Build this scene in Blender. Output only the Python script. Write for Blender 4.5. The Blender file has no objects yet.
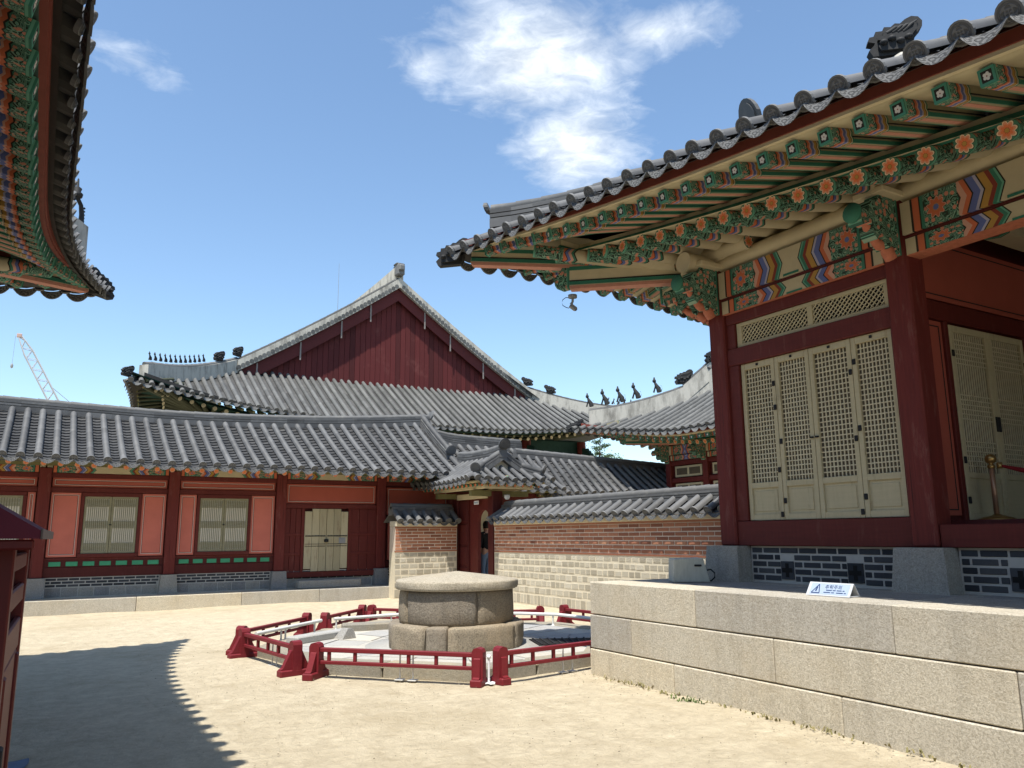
import bpy, bmesh, math, random
import numpy as np
from mathutils import Matrix, Vector
random.seed(7); np.random.seed(7)
S = bpy.context.scene
COL = S.collection
PI = math.pi
R = math.radians

# ------------------------------------------------------------------ camera, sky, sun, exposure
cam_d = bpy.data.cameras.new("camera")
cam = bpy.data.objects.new("camera", cam_d); COL.objects.link(cam)
cam_d.sensor_width = 36.0
cam_d.lens = 792.8 / 1024 * 36.0
cam_d.clip_start = 0.05; cam_d.clip_end = 3000
_y, _p, _r = R(30.68), R(10.772), R(-0.498)
_h = Vector((math.sin(_y) * math.cos(_p), math.cos(_y) * math.cos(_p), math.sin(_p)))
_rt = Vector((math.cos(_y), -math.sin(_y), 0)); _up = _rt.cross(_h)
_r2 = math.cos(_r) * _rt + math.sin(_r) * _up; _u2 = -math.sin(_r) * _rt + math.cos(_r) * _up
cam.matrix_world = Matrix(((_r2.x, _u2.x, -_h.x, 0), (_r2.y, _u2.y, -_h.y, 0), (_r2.z, _u2.z, -_h.z, 1.6), (0, 0, 0, 1)))
S.camera = cam

SUN = Vector((-0.305, -0.25, 1.0)).normalized()         # towards the sun
sun_d = bpy.data.lights.new("sun", 'SUN'); sun_d.energy = 5.0; sun_d.angle = R(0.53); sun_d.color = (1.0, 0.955, 0.88)
sun = bpy.data.objects.new("sun", sun_d); COL.objects.link(sun)
sun.rotation_euler = SUN.to_track_quat('Z', 'Y').to_euler(); sun.location = (0, 0, 60)

W = bpy.data.worlds.new("World"); S.world = W; W.use_nodes = True
def build_world():
    nt = W.node_tree; nt.nodes.clear(); L = nt.links.new
    out = nt.nodes.new('ShaderNodeOutputWorld'); bg = nt.nodes.new('ShaderNodeBackground')
    sky = nt.nodes.new('ShaderNodeTexSky'); sky.sky_type = 'NISHITA'; sky.sun_disc = False
    sky.sun_elevation = math.asin(SUN.z); sky.sun_rotation = math.atan2(SUN.x, SUN.y)
    sky.air_density = 1.0; sky.dust_density = 0.5; sky.ozone_density = 1.5; sky.altitude = 50
    bg.inputs['Strength'].default_value = 0.13
    tc = nt.nodes.new('ShaderNodeTexCoord')
    sep = nt.nodes.new('ShaderNodeSeparateXYZ'); L(tc.outputs['Generated'], sep.inputs[0])
    def M(op, a, b=None, c=None, clamp=False):
        n = nt.nodes.new('ShaderNodeMath'); n.operation = op; n.use_clamp = clamp
        for i, v in enumerate((a, b, c)):
            if v is None: continue
            if isinstance(v, (int, float)): n.inputs[i].default_value = v
            else: L(v, n.inputs[i])
        return n.outputs[0]
    zz = M('MAXIMUM', sep.outputs[2], 0.03)
    px = M('DIVIDE', sep.outputs[0], zz); py = M('DIVIDE', sep.outputs[1], zz)
    cmb = nt.nodes.new('ShaderNodeCombineXYZ'); L(px, cmb.inputs[0]); L(py, cmb.inputs[1])
    def noise(scale, detail, rough, off, dist=0.0):
        mp = nt.nodes.new('ShaderNodeMapping'); mp.inputs['Location'].default_value = off; L(cmb.outputs[0], mp.inputs[0])
        n = nt.nodes.new('ShaderNodeTexNoise'); n.inputs['Scale'].default_value = scale; n.inputs['Detail'].default_value = detail
        n.inputs['Roughness'].default_value = rough; n.inputs['Distortion'].default_value = dist; L(mp.outputs[0], n.inputs['Vector'])
        return n.outputs['Fac']
    def blob(cx, cy, rx, ry, ang, gain):
        dx = M('SUBTRACT', px, cx); dy = M('SUBTRACT', py, cy)
        c, s = math.cos(ang), math.sin(ang)
        a = M('ADD', M('MULTIPLY', dx, c / rx), M('MULTIPLY', dy, s / rx))
        b = M('ADD', M('MULTIPLY', dx, -s / ry), M('MULTIPLY', dy, c / ry))
        d = M('SQRT', M('ADD', M('MULTIPLY', a, a), M('MULTIPLY', b, b)))
        return M('MULTIPLY', M('SUBTRACT', 1.0, d, clamp=True), gain)
    msk = None
    for B in CLOUDS:
        v = blob(*B); msk = v if msk is None else M('MAXIMUM', msk, v)
    n1 = noise(4.2, 9, 0.58, (3.1, 1.7, 0), 0.35); n2 = noise(13.0, 8, 0.62, (7.7, 2.2, 0), 0.6)
    f = M('ADD', M('MULTIPLY', n1, 0.62), M('MULTIPLY', n2, 0.38))
    dens = M('ADD', M('SUBTRACT', f, 0.70), msk)
    dens = M('MULTIPLY', dens, 2.0, clamp=True)
    dens = M('POWER', dens, 1.15)
    inner = M('ADD', M('MULTIPLY_ADD', n1, 0.7, 0.30), M('MULTIPLY', n2, 0.65))
    tint = nt.nodes.new('ShaderNodeMix'); tint.data_type = 'RGBA'; tint.blend_type = 'MULTIPLY'; tint.inputs['Factor'].default_value = 1
    L(sky.outputs[0], tint.inputs[6]); tint.inputs[7].default_value = (1.14, 1.22, 1.22, 1)
    cl = nt.nodes.new('ShaderNodeCombineColor')
    for i, v in enumerate((6.3, 6.65, 6.9)): L(M('MULTIPLY', inner, v), cl.inputs[i])
    mx = nt.nodes.new('ShaderNodeMix'); mx.data_type = 'RGBA'
    L(M('MULTIPLY', dens, 0.97), mx.inputs['Factor']); L(tint.outputs[2], mx.inputs[6]); L(cl.outputs[0], mx.inputs[7])
    L(mx.outputs[2], bg.inputs['Color']); L(bg.outputs[0], out.inputs[0])
CLOUDS = [(0.84, 1.30, 0.42, 0.35, 0.9, 0.74), (0.64, 1.42, 0.22, 0.16, 0.9, 0.46), (1.14, 1.58, 0.46, 0.27, 0.95, 0.74),
          (0.98, 1.10, 0.30, 0.15, -0.7, 0.50), (0.10, 1.72, 0.30, 0.16, 0.8, 0.40), (1.62, 1.72, 0.24, 0.16, 0.4, 0.30)]
build_world()
S.view_settings.view_transform = 'Standard'; S.view_settings.look = 'None'
S.view_settings.exposure = 0.52; S.view_settings.gamma = 1.0; S.view_settings.use_curve_mapping = False
S.cycles.max_bounces = 6; S.cycles.diffuse_bounces = 4; S.cycles.glossy_bounces = 2; S.cycles.transmission_bounces = 2

# ------------------------------------------------------------------ materials
class NT:
    def __init__(s, name):
        s.m = bpy.data.materials.new(name); s.m.use_nodes = True
        s.t = s.m.node_tree; s.b = s.t.nodes['Principled BSDF']; s.L = s.t.links.new
        s.b.inputs['Specular IOR Level'].default_value = 0.25
    def n(s, ty): return s.t.nodes.new('ShaderNode' + ty)
    def M(s, op, a, b=None, c=None, clamp=False):
        n = s.n('Math'); n.operation = op; n.use_clamp = clamp
        for i, v in enumerate((a, b, c)):
            if v is None: continue
            if isinstance(v, (int, float)): n.inputs[i].default_value = v
            else: s.L(v, n.inputs[i])
        return n.outputs[0]
    def coord(s, kind='Object', scale=(1, 1, 1)):
        tc = s.n('TexCoord'); mp = s.n('Mapping'); mp.inputs['Scale'].default_value = scale
        s.L(tc.outputs[kind], mp.inputs[0]); return mp.outputs[0]
    def noise(s, scale, detail=4, rough=.55, vec=None, dist=0.0):
        n = s.n('TexNoise'); n.inputs['Scale'].default_value = scale; n.inputs['Detail'].default_value = detail
        n.inputs['Roughness'].default_value = rough; n.inputs['Distortion'].default_value = dist
        s.L(vec if vec is not None else s.coord(), n.inputs['Vector']); return n.outputs['Fac']
    def var(s):
        a = s.n('Attribute'); a.attribute_name = 'var'; return a.outputs['Fac']
    def ramp(s, fac, stops, const=False):
        r = s.n('ValToRGB'); cr = r.color_ramp; cr.interpolation = 'CONSTANT' if const else 'LINEAR'
        while len(cr.elements) > 1: cr.elements.remove(cr.elements[-1])
        for i, (p, c) in enumerate(stops):
            e = cr.elements[0] if i == 0 else cr.elements.new(p)
            e.position = p; e.color = (*c, 1) if len(c) == 3 else c
        s.L(fac, r.inputs[0]); return r.outputs[0]
    def mix(s, fac, a, b, mode='MIX'):
        n = s.n('Mix'); n.data_type = 'RGBA'; n.blend_type = mode
        for i, v in ((0, fac), (6, a), (7, b)):
            if isinstance(v, (int, float)): n.inputs[i].default_value = v
            elif isinstance(v, tuple): n.inputs[i].default_value = (*v, 1)
            else: s.L(v, n.inputs[i])
        return n.outputs[2]
    def out(s, col, rough=.7, bump=None, bstr=.3, bdist=.01):
        if isinstance(col, tuple): s.b.inputs['Base Color'].default_value = (*col, 1)
        else: s.L(col, s.b.inputs['Base Color'])
        if isinstance(rough, (int, float)): s.b.inputs['Roughness'].default_value = rough
        else: s.L(rough, s.b.inputs['Roughness'])
        if bump is not None:
            b = s.n('Bump'); b.inputs['Strength'].default_value = bstr; b.inputs['Distance'].default_value = bdist
            s.L(bump, b.inputs['Height']); s.L(b.outputs[0], s.b.inputs['Normal'])
        return s.m
def sc(c, k): return tuple(min(1, x * k) for x in c)
def plain(name, c, rough=.6, amt=.25, scale=6, bump=0.0, metal=0, stretch=(1, 1, 1), var=0.0):
    t = NT(name); n = t.noise(scale, 6, .6, t.coord('Object', stretch)); col = t.mix(n, sc(c, 1 - amt), sc(c, 1 + amt))
    if var:
        v = t.var(); col = t.mix(t.M('MULTIPLY', v, 1.0), t.mix(1.0, col, (1 - var,) * 3, 'MULTIPLY'), t.mix(1.0, col, (1 + var,) * 3, 'MULTIPLY'))
    t.b.inputs['Metallic'].default_value = metal
    return t.out(col, rough, n if bump else None, bump or .1, .01)
def wood(name, c, worn, amt=.5, scale=3.0, rough=.62, wear=.62):
    """painted timber: vertical/horizontal grain streaks and worn patches"""
    t = NT(name)
    g1 = t.noise(scale, 7, .65, t.coord('Object', (9, 9, .8))); g2 = t.noise(scale, 7, .65, t.coord('Object', (.8, .8, 12)))
    g = t.mix(.5, g1, g2); big = t.noise(1.3, 5, .6)
    col = t.mix(g, sc(c, 1 - amt), sc(c, 1 + amt))
    w = t.M('MULTIPLY', t.M('SUBTRACT', t.noise(2.6, 9, .72, t.coord('Object', (3, 3, .7))), wear), 4.0, clamp=True)
    col = t.mix(w, col, worn); col = t.mix(t.M('MULTIPLY', big, .45), col, sc(c, .55))
    return t.out(col, rough, g, .25, .006)
m = {}
m['red'] = wood('maroon_wood', (.120, .020, .016), (.215, .085, .07), .62, 3.0, .62, .57)
def column_wood(name, c):
    t = NT(name); g = t.noise(3, 8, .7, t.coord('Object', (9, 9, .6))); w = t.noise(2.2, 9, .75, t.coord('Object', (4, 4, .8))); k = t.noise(2.0, 6, .6, t.coord('Object', (22, 22, .30)))
    col = t.mix(g, sc(c, .5), sc(c, 1.55)); col = t.mix(t.M('MULTIPLY', t.M('SUBTRACT', w, .55), 4.5, clamp=True), col, (.21, .085, .07)); cr = t.M('MULTIPLY', t.M('SUBTRACT', k, .63), 18, clamp=True)
    col = t.mix(t.M('MULTIPLY', cr, .85), col, (.018, .006, .005)); return t.out(col, .68, t.M('SUBTRACT', g, cr), .4, .008)
m['red_v'] = column_wood('maroon_column_wood', (.125, .021, .017))
m['red_dark'] = wood('dark_maroon_wood', (.085, .014, .012), (.15, .055, .045), .6, 3.0, .62, .58)
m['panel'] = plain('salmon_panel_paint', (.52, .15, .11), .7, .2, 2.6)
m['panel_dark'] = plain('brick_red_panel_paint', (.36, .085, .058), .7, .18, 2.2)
m['line_white'] = plain('white_line_paint', (.62, .55, .5), .7, .1)
m['line_black'] = plain('black_line_paint', (.02, .02, .02), .7, .1)
m['cream_wood'] = wood('weathered_cream_wood', (.52, .455, .295), (.20, .155, .095), .26, 3, .75, .57)
def old_plank():
    t = NT('weathered_plank_wood'); v = t.var(); g = t.noise(3, 8, .7, t.coord('Object', (10, 10, .5))); w = t.noise(1.7, 8, .75, t.coord('Object', (7, 7, .8)))
    col = t.mix(v, (.36, .32, .21), (.56, .50, .34)); col = t.mix(t.M('MULTIPLY', g, .55), col, (.24, .20, .12)); col = t.mix(t.M('MULTIPLY', t.M('SUBTRACT', w, .54), 5.5, clamp=True), col, (.15, .085, .05))
    return t.out(col, .8, g, .4, .006)
m['plank'] = old_plank()
m['cream_bar'] = plain('cream_lattice_wood', (.58, .52, .36), .75, .25, 9)
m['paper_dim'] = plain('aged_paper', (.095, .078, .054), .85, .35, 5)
m['paper'] = plain('window_paper', (.80, .76, .67), .85, .08, 3)
m['window_wood'] = plain('olive_window_wood', (.25, .235, .155), .75, .25, 9)
m['dark_olive'] = plain('dark_olive_paint', (.06, .065, .04), .75, .35, 5)
m['olive'] = wood('olive_painted_wood', (.20, .185, .085), (.12, .1, .05), .35, 3, .75, .64)
m['green'] = plain('jade_paint', (.035, .17, .115), .65, .3, 9)
m['vent_green'] = plain('green_vent_paint', (.055, .30, .16), .6, .2, 9)
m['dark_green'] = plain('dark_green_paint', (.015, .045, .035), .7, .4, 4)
m['cream'] = plain('cream_board_paint', (.58, .50, .335), .75, .22, 4)
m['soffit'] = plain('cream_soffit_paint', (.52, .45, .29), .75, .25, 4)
m['peach'] = plain('peach_paint', (.55, .26, .19), .7, .25, 18)
m['tongue'] = plain('orange_tongue_paint', (.50, .17, .10), .7, .4, 22)
m['fascia'] = plain('rust_red_board', (.19, .045, .03), .7, .3, 6)
m['iron'] = plain('black_iron', (.02, .02, .022), .75, .3, 12)
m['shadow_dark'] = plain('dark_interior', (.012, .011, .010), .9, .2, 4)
m['gold'] = plain('brass', (.42, .27, .10), .35, .2, 9, metal=.8)
m['brass_pole'] = plain('brass_pole', (.42, .25, .16), .4, .2, 9, metal=.5)
m['rope_red'] = plain('red_velvet', (.20, .015, .02), .9, .3, 20)
m['steel'] = plain('painted_pipe', (.62, .61, .57), .45, .12, 8)
m['grey_metal'] = plain('grey_metal', (.24, .25, .26), .5, .2, 10)
m['sign_dim_white'] = plain('dimmed_sign_white', (.52, .54, .57), .5, .06, 6)  # white toned down to blue grey, standing in for low light
m['white'] = plain('white_plastic', (.74, .75, .76), .5, .06, 6)
m['sign_blue'] = plain('pale_blue_print', (.36, .44, .56), .5, .1, 6)
m['navy'] = plain('navy_print', (.02, .045, .14), .5, .1, 6)
m['kiosk'] = wood('kiosk_red_wood', (.13, .016, .014), (.2, .06, .05), .4, 3, .5)
m['kiosk_roof'] = plain('kiosk_purple_roof', (.12, .022, .034), .85, .3, 4)
m['rail'] = wood('railing_red_paint', (.175, .016, .022), (.36, .15, .15), .4, 5, .55, .60)
m['denim'] = plain('denim', (.19, .26, .36), .85, .25, 30)
m['black_cloth'] = plain('black_cloth', (.012, .012, .014), .9, .3, 20)
m['skin'] = plain('skin', (.48, .27, .19), .6, .1, 10)
m['hair'] = plain('black_hair', (.012, .010, .009), .6, .3, 30)
m['crane'] = plain('hazy_crane_paint', (.40, .42, .45), .6, .1, 2)  # paled and greyed: distance haze is put into the colour
m['blue_sheet'] = plain('blue_sheet', (.10, .14, .21), .7, .25, 9)
m['bark'] = plain('bark', (.09, .06, .045), .9, .4, 9)
m['figurine'] = plain('dark_clay', (.030, .030, .030), .7, .4, 14, .3)

def tile_mat(name, c, lichen=.25, streak=6.0):
    t = NT(name)
    n1 = t.noise(streak, 6, .6); n2 = t.noise(1.1, 5, .6); n3 = t.noise(42, 4, .7)
    v = t.var()
    col = t.mix(v, sc(c, .55), sc(c, 1.42)); col = t.mix(t.M('MULTIPLY', n1, .6), col, sc(c, .5))
    w = t.M('MULTIPLY', t.M('SUBTRACT', t.noise(3.3, 9, .7), .53), 5, clamp=True)
    col = t.mix(t.M('MULTIPLY', w, lichen), col, (.33, .32, .28)); col = t.mix(t.M('MULTIPLY', n2, .35), col, sc(c, .7))
    return t.out(col, .62, t.mix(.5, n3, n1), .22, .008)
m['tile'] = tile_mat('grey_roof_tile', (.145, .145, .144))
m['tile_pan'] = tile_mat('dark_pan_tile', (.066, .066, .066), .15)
m['tile_far'] = tile_mat('far_roof_tile', (.15, .15, .143), .35)
m['tile_pan_far'] = tile_mat('far_pan_tile', (.075, .075, .073), .2)
m['ridge'] = tile_mat('ridge_tile', (.135, .135, .133), .35)
m['tile_under'] = tile_mat('tile_underside', (.06, .056, .05), .15)
def plaster():
    t = NT('weathered_grey_plaster')
    n = t.noise(1.6, 8, .7, t.coord('Object', (2, 2, .6))); d = t.M('MULTIPLY', t.M('SUBTRACT', n, .46), 5, clamp=True)
    s = t.noise(5, 8, .7, t.coord('Object', (6, 6, .5)))
    col = t.mix(d, (.50, .48, .42), (.20, .19, .165)); col = t.mix(t.M('MULTIPLY', s, .35), col, (.16, .15, .13))
    return t.out(col, .9, s, .3, .01)
m['plaster'] = plaster()
def granite(name, a, b, spk=.5, stain=(.42, .33, .2), samt=.35, scale=95):
    t = NT(name)
    v1 = t.n('TexVoronoi'); v1.inputs['Scale'].default_value = scale * 1.15; t.L(t.coord(), v1.inputs['Vector'])
    f0 = t.ramp(v1.outputs['Color'], [(0, (0, 0, 0)), (.28, (.3, .3, .3)), (.5, (.55,) * 3), (1, (1, 1, 1))])
    n = t.noise(24, 8, .7); big = t.noise(.9, 6, .62); mid = t.noise(4.5, 6, .65); f = t.mix(.35, f0, t.ramp(t.noise(46, 6, .8), [(.36, (0, 0, 0)), (.64, (1, 1, 1))]))
    strk = t.noise(2.6, 6, .65, t.coord('Object', (2.2, 2.2, .25)))
    col = t.mix(f, a, b); col = t.mix(t.M('MULTIPLY', n, spk), col, sc(a, .8))
    st = t.M('MULTIPLY', t.M('SUBTRACT', t.mix(.35, big, mid), .46), 4.5, clamp=True)
    col = t.mix(t.M('MULTIPLY', st, samt), col, stain)
    col = t.mix(t.M('MULTIPLY', t.M('MULTIPLY', t.M('SUBTRACT', strk, .5), 4, clamp=True), .35), col, sc(a, .75))
    v = t.var(); col = t.mix(v, t.mix(1.0, col, (.78, .79, .82), 'MULTIPLY'), t.mix(1.0, col, (1.16, 1.12, 1.02), 'MULTIPLY'))
    return t.out(col, .85, t.mix(.5, f, n), .9, .012)
m['granite'] = granite('podium_granite', (.34, .305, .24), (.85, .80, .69))
m['plinth'] = granite('grey_plinth_granite', (.19, .188, .18), (.50, .49, .47), samt=.2)
m['paving'] = granite('pale_paving_granite', (.36, .355, .335), (.60, .59, .56), samt=.2)
m['well'] = granite('brown_well_granite', (.13, .11, .085), (.50, .43, .33), .5, (.34, .25, .15), .5, 70)
m['lid'] = granite('lid_granite', (.22, .195, .155), (.64, .58, .47), .5, samt=.35, scale=70)
m['edging'] = granite('edging_granite', (.22, .205, .17), (.44, .41, .345), samt=.5)
def brick(name, lo, hi, alt, rough=.85):
    t = NT(name); v = t.var(); n = t.noise(16, 6, .7); n2 = t.noise(60, 4, .7)
    col = t.ramp(v, [(0, lo), (.45, hi), (.8, hi), (1, alt)]); col = t.mix(t.M('MULTIPLY', n, .5), col, sc(lo, .7))
    return t.out(col, rough, n2, .4, .004)
m['brick'] = brick('red_brick', (.22, .085, .052), (.44, .19, .108), (.54, .28, .165))
m['brick_grey'] = brick('charcoal_brick', (.030, .033, .038), (.062, .066, .072), (.11, .11, .11))
m['mortar'] = plain('cream_mortar', (.62, .52, .42), .95, .15, 14, .3)
m['mortar_grey'] = plain('pale_mortar', (.44, .42, .375), .95, .15, 14, .3)
m['mortar_wall'] = plain('yellow_mortar', (.63, .56, .42), .95, .15, 14, .3)
def wallstone():
    t = NT('cream_wall_stone'); v = t.var(); n = t.noise(30, 8, .8, None, .8); n2 = t.noise(5, 5, .6)
    col = t.ramp(v, [(0, (.34, .305, .235)), (.5, (.46, .42, .33)), (1, (.58, .535, .43))])
    d = t.M('MULTIPLY', t.M('SUBTRACT', n, .57), 7, clamp=True)
    col = t.mix(t.M('MULTIPLY', d, .85), col, (.10, .095, .08)); col = t.mix(t.M('MULTIPLY', n2, .3), col, (.33, .28, .19))
    return t.out(col, .95, n, .8, .02)
m['wallstone'] = wallstone()
def sand():
    t = NT('courtyard_sand')
    a = t.noise(.45, 6, .6); b = t.noise(3.2, 8, .68); c = t.noise(38, 6, .75); d = t.noise(150, 3, .8)
    b2 = t.noise(11, 8, .75, t.coord('Object', (1, 1.0, 1)), .4); b = t.mix(.5, b, b2); b = t.M('MULTIPLY_ADD', t.M('SUBTRACT', b, .48), 2.6, .55, True); col = t.mix(b, (.34, .272, .172), (.78, .68, .49)); col = t.mix(t.M('MULTIPLY', c, .5), col, (.66, .57, .41)); sp = t.M('MULTIPLY', t.M('SUBTRACT', t.noise(85, 5, .8), .5), 2.2); col = t.mix(t.M('MULTIPLY', sp, .6, clamp=True), col, (.36, .29, .185))
    gr = t.M('MULTIPLY', t.M('SUBTRACT', d, .62), 6, clamp=True); col = t.mix(t.M('MULTIPLY', gr, .5), col, (.22, .17, .11))
    pt = t.M('MULTIPLY', t.M('SUBTRACT', a, .52), 5, clamp=True); col = t.mix(t.M('MULTIPLY', pt, .5), col, (.42, .335, .205)); e_ = t.noise(1.1, 7, .7, t.coord('Object', (1, 1, 1)), .8); col = t.mix(t.M('MULTIPLY', t.M('SUBTRACT', e_, .55), 3.5, clamp=True), col, (.47, .385, .25))
    # scuffed drag lines
    w = t.noise(2.2, 5, .6, t.coord('Object', (2.2, .35, 1)), 1.2); wl = t.M('MULTIPLY', t.M('SUBTRACT', w, .60), 6, clamp=True)
    col = t.mix(t.M('MULTIPLY', wl, .40), col, (.36, .285, .175))
    h = t.M('ADD', t.M('MULTIPLY', b, .9), t.M('ADD', t.M('MULTIPLY', c, .45), t.M('MULTIPLY', d, .25)))
    return t.out(col, .95, t.M('ADD', h, t.M('MULTIPLY', b2, 1.2)), .75, .05)
m['sand'] = sand()
m['dirt'] = plain('damp_dirt', (.40, .325, .215), .95, .3, 9, .5)

# painted timber patterns (dancheong), driven by UV: x = metres from the near end of the member, y = 0..1 across it
CR = (.58, .50, .335); BK = (.015, .015, .014); OR = (.62, .155, .07); GR = (.035, .20, .135); LG = (.13, .40, .28)
BL = (.12, .16, .42); LV = (.46, .44, .58); OC = (.48, .27, .06); RD = (.24, .035, .025); PK = (.66, .36, .27)
def swirl(t, uv, sx=16):
    nz = t.n('TexNoise'); nz.noise_dimensions = '2D'; nz.inputs['Scale'].default_value = sx * .55; nz.inputs['Detail'].default_value = 1.0; nz.inputs['Distortion'].default_value = 1.1; t.L(uv, nz.inputs['Vector'])
    vine = t.M('SINE', t.M('MULTIPLY', nz.outputs['Fac'], 58))
    v = t.n('TexVoronoi'); v.inputs['Scale'].default_value = sx * 1.15; t.L(uv, v.inputs['Vector']); v.voronoi_dimensions = '2D'
    ring = t.M('SINE', t.M('MULTIPLY', v.outputs['Distance'], 30))
    sepc = t.n('SeparateColor'); t.L(v.outputs['Color'], sepc.inputs[0])
    base = t.ramp(sepc.outputs[0], [(0, GR), (.55, (.045, .20, .13)), (.62, OR), (.8, RD), (.9, OC)], True)
    leafy = t.mix(t.M('GREATER_THAN', vine, .25), (.028, .13, .09), LG); leafy = t.mix(t.M('GREATER_THAN', vine, .78), leafy, (.30, .42, .30)); leafy = t.mix(t.M('LESS_THAN', vine, -.55), leafy, (.012, .03, .025))
    red = t.M('MULTIPLY', t.M('GREATER_THAN', sepc.outputs[0], .60), t.M('LESS_THAN', v.outputs['Distance'], .36))
    petal = t.mix(t.M('GREATER_THAN', t.M('SINE', t.M('MULTIPLY', v.outputs['Distance'], 42)), .1), OR, PK)
    return t.mix(red, leafy, petal)
def dancheong(name, stops, unit, zig, zn, swirl_band, sxy=(1, .35), flower=None):
    t = NT(name); tc = t.n('TexCoord'); sep = t.n('SeparateXYZ'); t.L(tc.outputs['UV'], sep.inputs[0])
    u, v = sep.outputs[0], sep.outputs[1]
    z = t.M('MULTIPLY', t.M('ABSOLUTE', t.M('SUBTRACT', t.M('FRACT', t.M('MULTIPLY', v, zn)), .5)), zig)
    far = t.M('GREATER_THAN', u, swirl_band[1] * .8)
    uu = t.M('DIVIDE', t.M('ADD', u, t.M('MULTIPLY', z, far)), unit)
    col = t.ramp(uu, [(p / unit, c) for p, c in stops], True)
    mp = t.n('Mapping'); mp.inputs['Scale'].default_value = (sxy[0], sxy[1], 1); t.L(tc.outputs['UV'], mp.inputs[0])
    sw = swirl(t, mp.outputs[0])
    inb = t.M('MULTIPLY', t.M('GREATER_THAN', u, swirl_band[0]), t.M('LESS_THAN', u, swirl_band[1]))
    col = t.mix(inb, col, sw)
    if flower:
        du = t.M('SUBTRACT', u, flower[0]); dv = t.M('MULTIPLY', t.M('SUBTRACT', v, .5), flower[2])
        r = t.M('SQRT', t.M('ADD', t.M('MULTIPLY', du, du), t.M('MULTIPLY', dv, dv)))
        an = t.M('ARCTAN2', dv, du); pet = t.M('MULTIPLY_ADD', t.M('COSINE', t.M('MULTIPLY', an, 9)), .14, .86)
        rr = t.M('DIVIDE', r, t.M('MULTIPLY', pet, flower[1]))
        fc = t.ramp(rr, [(0, BL), (.3, OC), (.36, OR), (.85, PK), (.95, BK)], True)
        col = t.mix(t.M('LESS_THAN', rr, 1.0), col, fc)
    n = t.noise(5, 6, .65); col = t.mix(t.M('MULTIPLY', n, .35), col, (.10, .085, .06))
    return t.out(col, .72, n, .12, .004)
m['beam_paint'] = dancheong('beam_painting',
    [(0, CR), (.10, BK), (.125, OR), (.19, BK), (.205, GR), (.235, GR), (.56, GR), (.58, BK), (.60, PK), (.655, OR), (.70, BK), (.715, BL), (.78, LV), (.81, BK), (.825, OC), (.89, RD), (.93, GR), (.97, LG), (.985, BK), (1.0, CR)],
    1.2, .13, 1.0, (.235, .57), (1, .30), (.36, .105, .30))
m['rafter_paint'] = dancheong('rafter_painting',
    [(0, LG), (.02, GR), (.40, GR), (.41, OR), (.46, BK), (.47, BL), (.51, PK), (.55, GR), (.58, BK), (.6, CR)],
    1.0, .10, 3.0, (.03, .40), (1, .5))
m['rafter_plain'] = dancheong('small_rafter_painting', [(0, GR), (.06, OR), (.10, GR), (.2, (.20, .185, .085))], 1.0, .05, 2, (.9, .95))
m['fly_paint'] = dancheong('flying_rafter_painting',
    [(0, GR), (.015, LG), (.03, GR), (.13, GR), (.135, BK), (.145, OR), (.175, PK), (.19, BL), (.225, LV), (.24, OC), (.275, BK), (.285, CR), (.30, GR), (.32, (.36, .32, .2))],
    1.0, .03, 2.0, (.035, .125), (1.3, .25))
m['bracket_paint'] = dancheong('bracket_painting', [(0, GR), (.03, LG), (.05, GR), (.9, GR)], 1.0, 0, 1, (.04, 1.0), (.9, .9))
def flower_mat(name, cols, npet, bg, bord):
    """disc / square end painted with a flower; UV 0..1 centred on .5"""
    t = NT(name); tc = t.n('TexCoord'); sep = t.n('SeparateXYZ'); t.L(tc.outputs['UV'], sep.inputs[0])
    du = t.M('SUBTRACT', sep.outputs[0], .5); dv = t.M('SUBTRACT', sep.outputs[1], .5)
    r = t.M('SQRT', t.M('ADD', t.M('MULTIPLY', du, du), t.M('MULTIPLY', dv, dv))); an = t.M('ARCTAN2', dv, du)
    pet = t.M('MULTIPLY_ADD', t.M('ABSOLUTE', t.M('COSINE', t.M('MULTIPLY', an, npet / 2))), .30, .70)
    rr = t.M('DIVIDE', r, pet)
    col = t.ramp(rr, cols + [(cols[-1][0] + .035, bg)], True)
    if bord:
        mxx = t.M('MAXIMUM', t.M('ABSOLUTE', du), t.M('ABSOLUTE', dv)); col = t.mix(t.M('GREATER_THAN', mxx, bord[0]), col, bord[1])
    n = t.noise(12, 5, .6); col = t.mix(t.M('MULTIPLY', n, .25), col, (.12, .09, .06))
    return t.out(col, .7)
FO = (.74, .19, .07)
m['rafter_flower'] = flower_mat('rafter_end_flower', [(0, OC), (.11, RD), (.13, FO), (.27, (.70, .27, .16)), (.38, (.75, .62, .42)), (.44, BK)], 8, (.04, .17, .11), None)
m['rafter_dot'] = flower_mat('rafter_end_dot', [(0, OC), (.12, FO), (.36, (.62, .27, .17))], 6, (.55, .30, .2), None)
m['fly_flower'] = flower_mat('flying_rafter_end_flower', [(0, RD), (.05, (.75, .72, .66)), (.22, (.75, .72, .66))], 5, BK, (.34, (.06, .27, .18)))
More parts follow.
